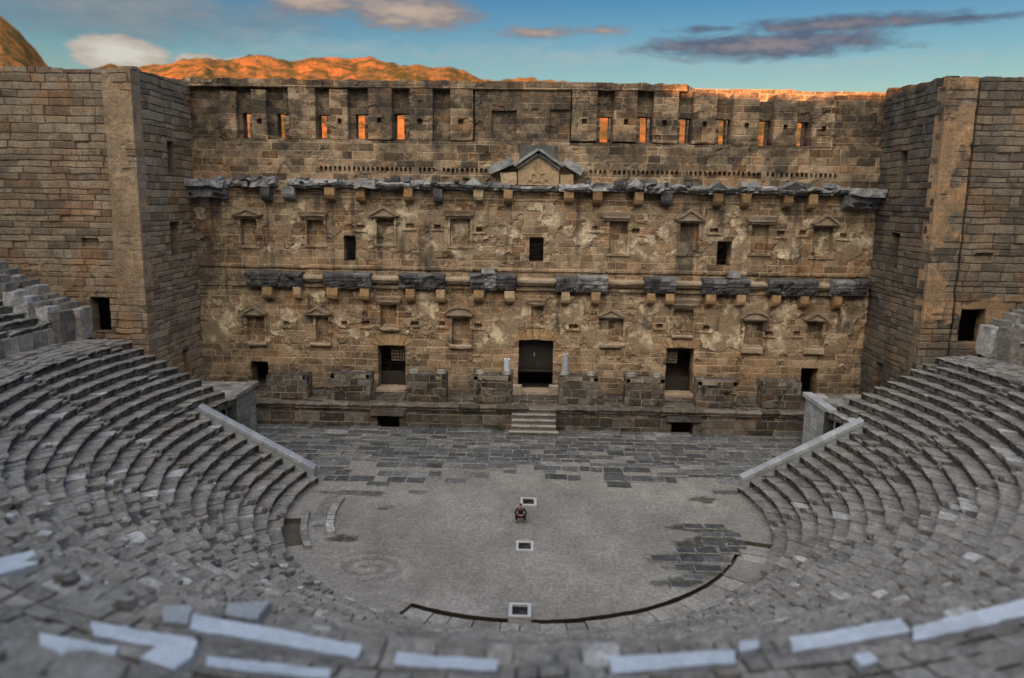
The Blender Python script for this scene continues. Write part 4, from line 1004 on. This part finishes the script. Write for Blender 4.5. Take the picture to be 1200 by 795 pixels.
# sloping parapets along the ends of the lower rows
for side in (-1, 1):
    lab = 'sloping grey marble parapet closing the left end of the lower seats' if side < 0 else 'sloping bluish grey parapet closing the right end of the lower seats'
    pw = thing('parapet_wall', lab, 'parapet', (side * 13, 45, 0), 'parapets at the ends of the seating')
    P0, P1 = (12.7, .95), (19.5, 4.65)
    n_ = 9
    for k in range(n_):
        a, b = k / n_, (k + 1) / n_
        xa, xb = P0[0] + (P1[0] - P0[0]) * a + .01, P0[0] + (P1[0] - P0[0]) * b - .01
        za, zb = P0[1] + (P1[1] - P0[1]) * a, P0[1] + (P1[1] - P0[1]) * b
        mb = MB(); j = random.uniform(-.02, .02)
        V = np.array([(side * x, y, z + dz) for x, z in ((xa, za), (xb, zb)) for (y, dz) in ((44.5, -.3), (44.5, -.06), (44.58, 0), (45.12 + j, 0), (45.2 + j, -.06), (45.2 + j, -.3))])
        q = [(i, (i + 1) % 6, 6 + (i + 1) % 6, 6 + i) for i in range(6)]
        mb.add(V, np.array(q) if side < 0 else np.array(q)[:, ::-1], [(0, 1, 2), (0, 2, 3), (0, 3, 4), (0, 4, 5), (6, 8, 7), (6, 9, 8), (6, 10, 9), (6, 11, 10)], tone=random.random())
        on(pw, mb, 'coping', M['parapet'])
    mb = MB()
    V = [(side * x, y, z) for y in (44.56, 45.12) for (x, z) in ((12.75, -.3), (12.75, .68), (19.5, 4.38), (19.5, -.3))]
    mb.add(V, [(0, 1, 2, 3), (7, 6, 5, 4), (0, 4, 5, 1), (1, 5, 6, 2), (2, 6, 7, 3)], tone=.4); on(pw, mb, 'wall', M['parapet'])

# platforms beside the stage
for side in (-1, 1):
    lab = 'flat roofed stone platform beside the left end of the stage' if side < 0 else 'flat roofed stone platform beside the right end of the stage, with grey blue facing'
    pf = thing('side_platform', lab, 'platform', (side * 20, 48, 0), 'platforms over the side passages')
    X1 = 19.6; zt = 3.75
    mb = MB(); ax, bx = (X1, 26.2)
    kw = dict(res=.08, course=(.5, .8), bw=(.8, 1.8), jd=.02, bvar=.012, rough=.015, T=.3, joint_k=.3)
    panel(mb, (side * X1, 45.2, -.3), (0, 1, 0), (-side, 0, 0), 9.2, zt + .1, seed=1100 + side, **kw)
    panel(mb, (min(side * ax, side * bx), 54.4, -.3), (1, 0, 0), (0, 1, 0), bx - ax, zt + .1, seed=1110 + side, **kw)
    on(pf, mb, 'wall', M['kerb'] if side < 0 else M['parapet'])
    mb = MB(); kw.update(course=(.7, 1.2), joint_k=.5, rough=.04)
    panel(mb, (min(side * ax, side * bx), 45.2, zt), (1, 0, 0), (0, 0, 1), bx - ax, 9.2, v=(0, 1, 0), seed=1120 + side, **kw)
    on(pf, mb, 'roof', M['seat'])
    for k in range(6):
        mb = MB(); y0 = 45.3 + k * 1.52; rough_box(mb, min(side * 19.35, side * 20.0), max(side * 19.35, side * 20.0), y0 + .01, y0 + 1.5, zt - .18, zt + .1, amp=.025, seed=1130 + k + side, tone=random.random())
        on(pf, mb, 'coping', M['kerb'] if side < 0 else M['parapet'])
    # end wall of the higher rows behind the platform, with a small doorway
    mb = MB(); y = 47.9
    cut = [(side * 21.6 - .35, 3.9, side * 21.6 + .35, 5.0)]
    def endtop(X): return 4.35 + (np.abs(X) - 20.2) * .56
    xo = 19.5 if side > 0 else -26.6
    panel(mb, (xo, y, 3.0), (1, 0, 0), (0, 1, 0), 7.1, 5.6, res=.08, course=(.4, .6), bw=(.7, 1.5), seed=1150 + side, cuts=cut, top=endtop, T=.5, joint_k=.3)
    on(pf, mb, 'end_wall', M['kerb'] if side < 0 else M['parapet'])

# walkway between lower and upper seats
mb = MB()
ZW = 8.05
ZW = zrow(NROW - 1) + .02
RW0, RW1 = R0 + TR * NROW + .04, 29.5
r_ = RW0; j = 0
for w_ in (.5, .42, .5, .45, .52, .5):
    e0 = row_end(r_, 1) + 1.0
    arc_blocks(mb, r_, r_ + w_ - .03, -e0, e0, ZW - .02, .25, (.45, 1.25), 1200 + j, tone=(.2, .6), amp=.06, dz=.04, step=.11); r_ += w_; j += 1
struct(mb.build('walkway', M['seat']))
mb = MB(); ring_t = np.linspace(rad(-104.4), rad(104.4), 160)
V = [(q * math.sin(t), CY - q * math.cos(t), z) for t in ring_t for q, z in ((RW0 - .6, ZW - .25), (RW1 + .6, ZW - .16))]
mb.add(V, grid_quads(160, 2), tone=.4)
for t in (rad(-104.4), rad(104.4)):
    mb.add([(q * math.sin(t), CY - q * math.cos(t), z) for q, z in ((RW0 - .6, -.5), (RW0 - .6, ZW - .2), (RW1 + .6, ZW - .2), (RW1 + .6, -.5))], [(0, 1, 2, 3)])
struct(mb.build('walkway_bed', M['core']))

# upper seating
ZU0 = 9.1
upp = thing('upper_seating', 'upper rows of worn stone seats rising above the curved walkway', 'seating', (0, CY, 0))
def ruin_u(t, r): return .5
for i in range(21):
    r = 29.75 + .68 * i; z = ZU0 + .345 * i
    e = 90 + math.degrees(math.asin(min(.9, 8.6 / r)))
    mb = MB(); near = i < 6
    seat_row(mb, r, z, [(-e, e)], 2900 + i, step=.3, wid=(.9, 1.7), ruin=ruin_u, rough=.05)
    on(upp, mb, 'seat_row', M['seat'])
mb = MB()
arc_blocks(mb, 29.6, 30.2, -106, 106, ZU0 - .36, 1.0, (1.0, 1.9), 1300, step=.3, amp=.06)
on(upp, mb, 'podium_wall', M['seat'])
mb = MB()
for i in range(22):
    r = 29.75 + .68 * i; z = ZU0 + .345 * i - .1; e = 90 + math.degrees(math.asin(min(.9, 8.6 / r)))
    tt = np.linspace(rad(-e), rad(e), 150); pf = [(r + .14, ZW - .5 if i == 0 else z - .36), (r + .14, z), (r + .14 + .68, z)]
    mb.add([(q[0] * math.sin(t), CY - q[0] * math.cos(t), q[1]) for t in tt for q in pf], grid_quads(150, 3)[:, ::-1], tone=.4)
    for t in (tt[0], tt[-1]):
        mb.add([(q * math.sin(t), CY - q * math.cos(t), zz) for q, zz in ((r, -.5), (r, z), (r + .78, z), (r + .78, -.5))], [(0, 1, 2, 3)], tone=.5)
on(upp, mb, 'rubble_core', M['core'])
for side in (-1, 1):
    mb = MB(); g = np.random.default_rng(90 + side)
    for k in range(15):
        r = 29.6 + k * .62; z = ZU0 + .35 * k + .1
        for q in range(2):
            y = 46.6 + q * 1.5 + g.uniform(-.1, .1); s = g.uniform(.35, .5)
            x = side * math.sqrt(max(1, r * r - (y - CY) ** 2)); rough_box(mb, x - s, x + s, y, y + 1.35, z - 1.4, z + .35 + s * .5 * g.random(), step=.22, amp=.12, seed=1400 + k * 2 + q, freq=1.3, tone=g.random())
    on(upp, mb, 'end_blocks', M['seat'])
# gallery wall along the rim, behind the camera
gal = thing('gallery_wall', 'arcade wall around the rim above the upper seats, top stepped to shape its shadow', 'wall', (0, CY, 0))
mb = MB(); tt = np.linspace(rad(-103), rad(103), 240)
def gtop(td): return np.where(td < -19.0, 30.6, 28.3) + np.where(td > 60, 1.5, 0) + .25 * (vn2(td * .4, td * 0, 4) - .5)  # unseen rim, heights stepped to place its shadow on the stage building
gz = gtop(np.degrees(tt))
V = np.array([(q * math.sin(t), CY - q * math.cos(t), z_) for t, g_ in zip(tt, gz) for q, z_ in ((44.5, 5), (44.5, g_ - .3), (44.6, g_), (46.2, g_), (46.3, g_ - .3), (46.3, -.6))])
mb.add(V, grid_quads(240, 6)[:, ::-1], tone=.5); on(gal, mb, 'masonry', M['tower'])

# pale replacement slabs along the edge of the walkway
SL = [('long clean pale marble slab left of centre on the walkway edge', [(-2.57, 14.5), (-0.52, 14.33), (-0.53, 13.95), (-2.55, 14.08)]),
      ('wide clean pale marble slab right of centre on the walkway edge', [(1.72, 14.56), (4.33, 14.9), (4.27, 14.47), (1.75, 14.0)]),
      ('longest pale marble slab, tilting left, at the bottom left of the walkway', [(-7.3, 15.76), (-3.33, 14.71), (-3.3, 14.25), (-7.08, 15.11)]),
      ('narrow pale marble strip just below the longest left slab', [(-6.31, 14.16), (-3.75, 13.85), (-3.72, 13.55), (-6.22, 13.82)]),
      ('thin pale strip of marble between rubble at lower left, left of the longest slab', [(-9.33, 15.3), (-6.72, 14.7), (-6.64, 14.21), (-8.95, 14.78)]),
      ('pale marble slab lowest and farthest into the bottom left corner', [(-10.12, 14.79), (-8.23, 14.37), (-8.09, 13.84), (-9.64, 14.15)]),
      ('broad pale marble slab rising to the right, beyond the wide centre right one', [(5.62, 15.38), (8.36, 16.31), (8.36, 15.78), (5.53, 14.83)]),
      ('long pale marble slab running out of the right edge of view', [(8.48, 15.96), (11.84, 17.4), (11.35, 16.6), (8.24, 15.38)]),
      ('small pale slab alone at the far left edge of the rows', [(-13.25, 18.04), (-12.6, 18.56), (-12.06, 17.88), (-12.65, 17.17)]),
      ('dull bluish square slab just above the longest left slab', [(-6.66, 16.16), (-5.72, 16.28), (-5.8, 15.51), (-6.51, 15.65)]),
      ('tiny pale slab below the broad right hand slab', [(6.7, 14.74), (7.12, 14.91), (7.16, 14.61), (6.7, 14.38)]),
      ('short teal grey slab at the upper left tip of the longest slab', [(-8.0, 15.94), (-7.41, 15.97), (-7.17, 15.24), (-7.74, 15.28)]),
      ('pale slab turned towards the viewer below the thin strip at lower left', [(-7.4, 14.48), (-6.56, 14.15), (-6.71, 13.6), (-7.55, 13.96)]),
      ('small pale block touching the right end of the wide centre right slab', [(4.47, 15.09), (4.91, 15.21), (4.84, 14.86), (4.4, 14.72)])]
for i, (lab, P) in enumerate(SL):
    P = np.array(P); c = P.mean(0); n_ = 26; mb = MB()
    U, W_ = np.meshgrid(np.linspace(0, 1, n_), np.linspace(0, 1, 5), indexing='ij')
    bl = (1 - U)[..., None] * ((1 - W_)[..., None] * P[0] + W_[..., None] * P[3]) + U[..., None] * ((1 - W_)[..., None] * P[1] + W_[..., None] * P[2])
    X, Y = bl[..., 0], bl[..., 1]
    X, Y = X + .10 * (fbm2(X * 3.3, Y * 3.3, 5) - .5), Y + .12 * (fbm2(X * 3.3, Y * 3.3, 6) - .5)
    Z = 7.9 + .03 * (fbm2(X, Y, 7) - .5) + .006 * i
    V = np.stack([X, Y, Z], -1).reshape(-1, 3); ny = 5
    loop = [a * ny for a in range(n_)] + [(n_ - 1) * ny + j for j in range(1, ny)] + [a * ny + ny - 1 for a in range(n_ - 2, -1, -1)] + [j for j in range(ny - 2, 0, -1)]
    L = len(loop); b1 = V[loop].copy(); b1[:, 2] -= .3
    S = [(loop[a], loop[(a + 1) % L], n_ * ny + (a + 1) % L, n_ * ny + a) for a in range(L)]
    mb.add(np.concatenate([V, b1]), np.concatenate([grid_quads(n_, ny)[:, ::-1], np.array(S)]), tone=.2 + .07 * (i % 8))
    o = mb.build('marble_slab', M['parapet'] if i in (9, 11) else M['marble'], loc=(c[0], c[1], 7.8)); tag(o, lab, 'slab', 'pale replacement slabs on the walkway')

# drain hatches on the axis of the orchestra
for (y0, y1, w_, fr, zt, zb, lab) in ((41.75, 42.9, .93, .15, .07, -.1, 'flush iron drain hatch nearest the stage, just behind the crouching person'), (36.0, 37.05, .88, .13, .07, -.1, 'middle iron drain hatch in the gravel, nearer than the crouching person'), (29.72, 30.85, .95, .15, .1, -.42, 'boxed drain hatch on the cut edge of the gravel, nearest the seats')):
    cx = {41.75: .12, 36.0: -.04, 29.72: -.18}[y0]
    h = thing('drain_hatch', lab, 'drain hatch', (cx, (y0 + y1) / 2, 0), 'white framed drain hatches')
    mb = MB(); a, b = cx - w_ / 2, cx + w_ / 2
    for (x0, x1, ya, yb) in ((a, b, y0, y0 + fr), (a, b, y1 - fr, y1), (a, a + fr, y0 + fr + .003, y1 - fr - .003), (b - fr, b, y0 + fr + .003, y1 - fr - .003)):
        rough_box(mb, x0, x1, ya, yb, zb, zt, step=.15, amp=.012, seed=int(x0 * 50), tone=random.random())
    on(h, mb, 'frame', M['hatchframe'])
    mb = MB(); box(mb, a + fr + .002, b - fr - .002, y0 + fr + .002, y1 - fr - .002, zb + .01, .0)
    on(h, mb, 'pit_cover', M['iron'])
    mb = MB()
    for q in range(7):
        yy = y0 + fr + .02 + q * (y1 - y0 - 2 * fr - .04) / 6.6; box(mb, a + fr + .01, b - fr - .01, yy, yy + .05, .004, .03)
    on(h, mb, 'grate', M['iron'])

# ================================================================== person crouching on the gravel
per = thing('person', 'person crouching on the gravel facing the seats, dark hair, dark brown jacket, hands clasped', 'person', (-.29, 39.53, .02))
per.scale = (1.08, 1.08, 1.08)
def skin(name, verts, edges, mat, root=0, sub=2):
    me = bpy.data.meshes.new(name); me.from_pydata([v[:3] for v in verts], edges, []); me.materials.append(mat)
    o = bpy.data.objects.new(name, me); COL.objects.link(o); o.parent = per
    md = o.modifiers.new('skin', 'SKIN'); md.use_smooth_shade = True
    for i, v in enumerate(verts):
        me.skin_vertices[0].data[i].radius = (v[3], v[4] if len(v) > 4 else v[3])
        me.skin_vertices[0].data[i].use_root = i == root
    ss = o.modifiers.new('sub', 'SUBSURF'); ss.levels = sub; ss.render_levels = sub
    return o
M['skin'] = plain('person_skin', (.32, .17, .11), (.28, .14, .09), rough=.55, bump=.02)
M['jacket'] = plain('jacket_cloth', (.022, .014, .012), (.035, .02, .016), scale=20, rough=.9)
M['trousers'] = plain('trouser_cloth', (.06, .022, .02), (.035, .014, .013), scale=20, rough=.9)
M['hair'] = plain('dark_hair', (.012, .009, .008), (.02, .014, .011), scale=40, rough=.6)
M['shoe'] = plain('shoe_leather', (.015, .013, .012), (.02, .018, .016), rough=.6)
V = [(0, .14, .27, .11, .09), (0, .10, .42, .105, .085), (0, .02, .60, .12, .09), (0, -.05, .72, .055), (0, -.09, .80, .075, .085), (0, -.10, .90, .06, .075), (0, -.185, .83, .012)]
E_ = [(0, 1), (1, 2), (2, 3), (3, 4), (4, 5), (4, 6)]
for s in (-1, 1):
    b = len(V)
    V += [(s * .1, .1, .26, .09), (s * .22, -.27, .47, .06), (s * .19, -.02, .1, .038), (s * .21, -.17, .045, .035),
          (s * .19, .0, .66, .055), (s * .27, -.2, .5, .042), (s * .1, -.38, .5, .03), (s * .05, -.43, .5, .032, .02)]
    E_ += [(0, b), (b, b + 1), (b + 1, b + 2), (b + 2, b + 3), (2, b + 4), (b + 4, b + 5), (b + 5, b + 6), (b + 6, b + 7)]
    for f in range(4):
        c = len(V); L = (.045, .055, .05, .04)[f]
        V += [(s * .03, -.44 - .005 * f, .525 - .017 * f, .009), (s * (.03 - L * .7), -.455 - .004 * f, .525 - .017 * f, .008)]
        E_ += [(b + 7, c), (c, c + 1)]
    c = len(V); V += [(s * .04, -.42, .545, .01), (s * .012, -.43, .56, .009)]; E_ += [(b + 7, c), (c, c + 1)]
skin('body', V, E_, M['skin'])
V = [(0, .15, .27, .13, .11), (0, .11, .42, .13, .11), (0, .02, .60, .15, .115), (0, -.045, .70, .07)]
E_ = [(0, 1), (1, 2), (2, 3)]
for s in (-1, 1):
    b = len(V); V += [(s * .2, .0, .655, .075), (s * .275, -.2, .5, .06), (s * .12, -.365, .5, .045)]; E_ += [(2, b), (b, b + 1), (b + 1, b + 2)]
skin('jacket', V, E_, M['jacket'])
V = [(0, .145, .24, .125, .1)]; E_ = []
for s in (-1, 1):
    b = len(V); V += [(s * .1, .1, .26, .105), (s * .22, -.275, .47, .078), (s * .19, -.02, .08, .052)]; E_ += [(0, b), (b, b + 1), (b + 1, b + 2)]
skin('trousers', V, E_, M['trousers'])
for s in (-1, 1): skin('shoe', [(s * .19, .0, .045, .042), (s * .2, -.1, .04, .045), (s * .215, -.22, .035, .036)], [(0, 1), (1, 2)], M['shoe'])
skin('hair', [(0, -.03, .80, .05), (0, -.045, .88, .075), (0, -.085, .94, .075, .07), (0, -.12, .95, .05)], [(0, 1), (1, 2), (2, 3)], M['hair'])
for s in (-1, 1):
    skin('eye', [(s * .03, -.172, .855, .008), (s * .03, -.175, .855, .008)], [(0, 1)], M['hair'], sub=1)

# ================================================================== weeds on the ruins
M['leaf'] = plain('weed_leaf', (.05, .075, .02), (.03, .05, .015), scale=14, rough=.7)
M['moss'] = plain('yellow_moss', (.16, .14, .03), (.09, .09, .025), scale=14, rough=.9)
def weed(x, y, z, s, mat, lab, n=120):
    mb = MB(); g = np.random.default_rng(int(abs(x) * 100))
    for q in range(n):
        d = g.normal(size=3); d[2] = abs(d[2]); d /= np.linalg.norm(d); d = d * s * (.3 + .7 * g.random())
        a = np.array([x, y, z]) + d * .2; b = np.array([x, y, z]) + d; t = np.cross(d, g.normal(size=3)); t = t / np.linalg.norm(t) * s * .09
        mb.add([a, b - d * .4 + t, b, b - d * .4 - t], [(0, 1, 2, 3)])
    tag(mb.build('weed', mat, loc=(x, y, z)), lab, 'weed')
weed(-5.0, D - .5, 18.25, .5, M['leaf'], 'small green weed growing on the upper cornice left of the pediment')
weed(14.8, 57.35, 2.9, .5, M['moss'], 'yellow green weed on the front of a right hand pedestal', 160)
weed(-2.0, 56.0, .1, .3, M['leaf'], 'tiny weed at the foot of the podium beside the steps', 60)

# ================================================================== hills
M['hill'], nt, b_ = new_mat('dry_hill')
co_ = N(nt, 'ShaderNodeNewGeometry').outputs['Position']
c = mix(nt, ramp(nt, noise(nt, co_, .012, 6, .65), [(.42, G(0)), (.55, G(1))]), (.46, .16, .045), (.24, .12, .045))
c = mix(nt, ramp(nt, noise(nt, co_, .05, 7, .75), [(.47, G(0)), (.55, G(.9))]), c, (.06, .062, .022))
c = mix(nt, ramp(nt, noise(nt, co_, .16, 5, .7), [(.55, G(0)), (.62, G(.7))]), c, (.045, .05, .022))
nt.links.new(c, b_.inputs['Base Color']); b_.inputs['Roughness'].default_value = 1; b_.inputs['Specular IOR Level'].default_value = 0
bp = N(nt, 'ShaderNodeBump'); bp.inputs['Distance'].default_value = 8; bp.inputs['Strength'].default_value = .8
nt.links.new(noise(nt, co_, .05, 7, .75), bp.inputs['Height']); nt.links.new(bp.outputs[0], b_.inputs['Normal'])
HA = [-60, -45, -36, -33.3, -32.3, -31.1, -29.5, -24.2, -22.6, -19.4, -16.7, -15, -12.7, -11, -8.7, -5.7, -4, -2.8, 4.4, 13.7, 21.2, 30.6, 45, 60]
HE = [1.5, 3, 9.6, 9.9, 9.2, 7.5, 7.06, 7.45, 7.99, 8.41, 8.46, 8.98, 8.98, 8.95, 8.71, 8.79, 8.39, 7.74, 7.2, 6.9, 6.6, 6.2, 5.5, 5]
aa = np.linspace(-60, 60, 700); dd = np.concatenate([np.linspace(220, 900, 70), np.linspace(930, 1600, 20)])
A_, D_ = np.meshgrid(aa, dd, indexing='ij')
X, Y = D_ * np.sin(np.radians(A_)), D_ * np.cos(np.radians(A_))
crest = np.tan(np.radians(np.interp(A_, HA, HE))) * 900 + 16 + 12 * (fbm2(A_ * .8, D_ / 160, 12, 6) - .5)
fr = np.clip((D_ - 220) / 680, 0, 1)
pr = sstep(0, 1, fr) * .75 + .25 * fr
Z = -1 + crest * pr * (1 - .25 * np.clip((D_ - 900) / 700, 0, 1)) + 62 * (fbm2(X / 95, Y / 95, 13, 6) - .5) * fr * (1.05 - fr) * 3
mb = MB(); mb.add(np.stack([X, Y, Z], -1).reshape(-1, 3), grid_quads(700, len(dd))[:, ::-1])
struct(mb.build('hills', M['hill'], smooth=True))
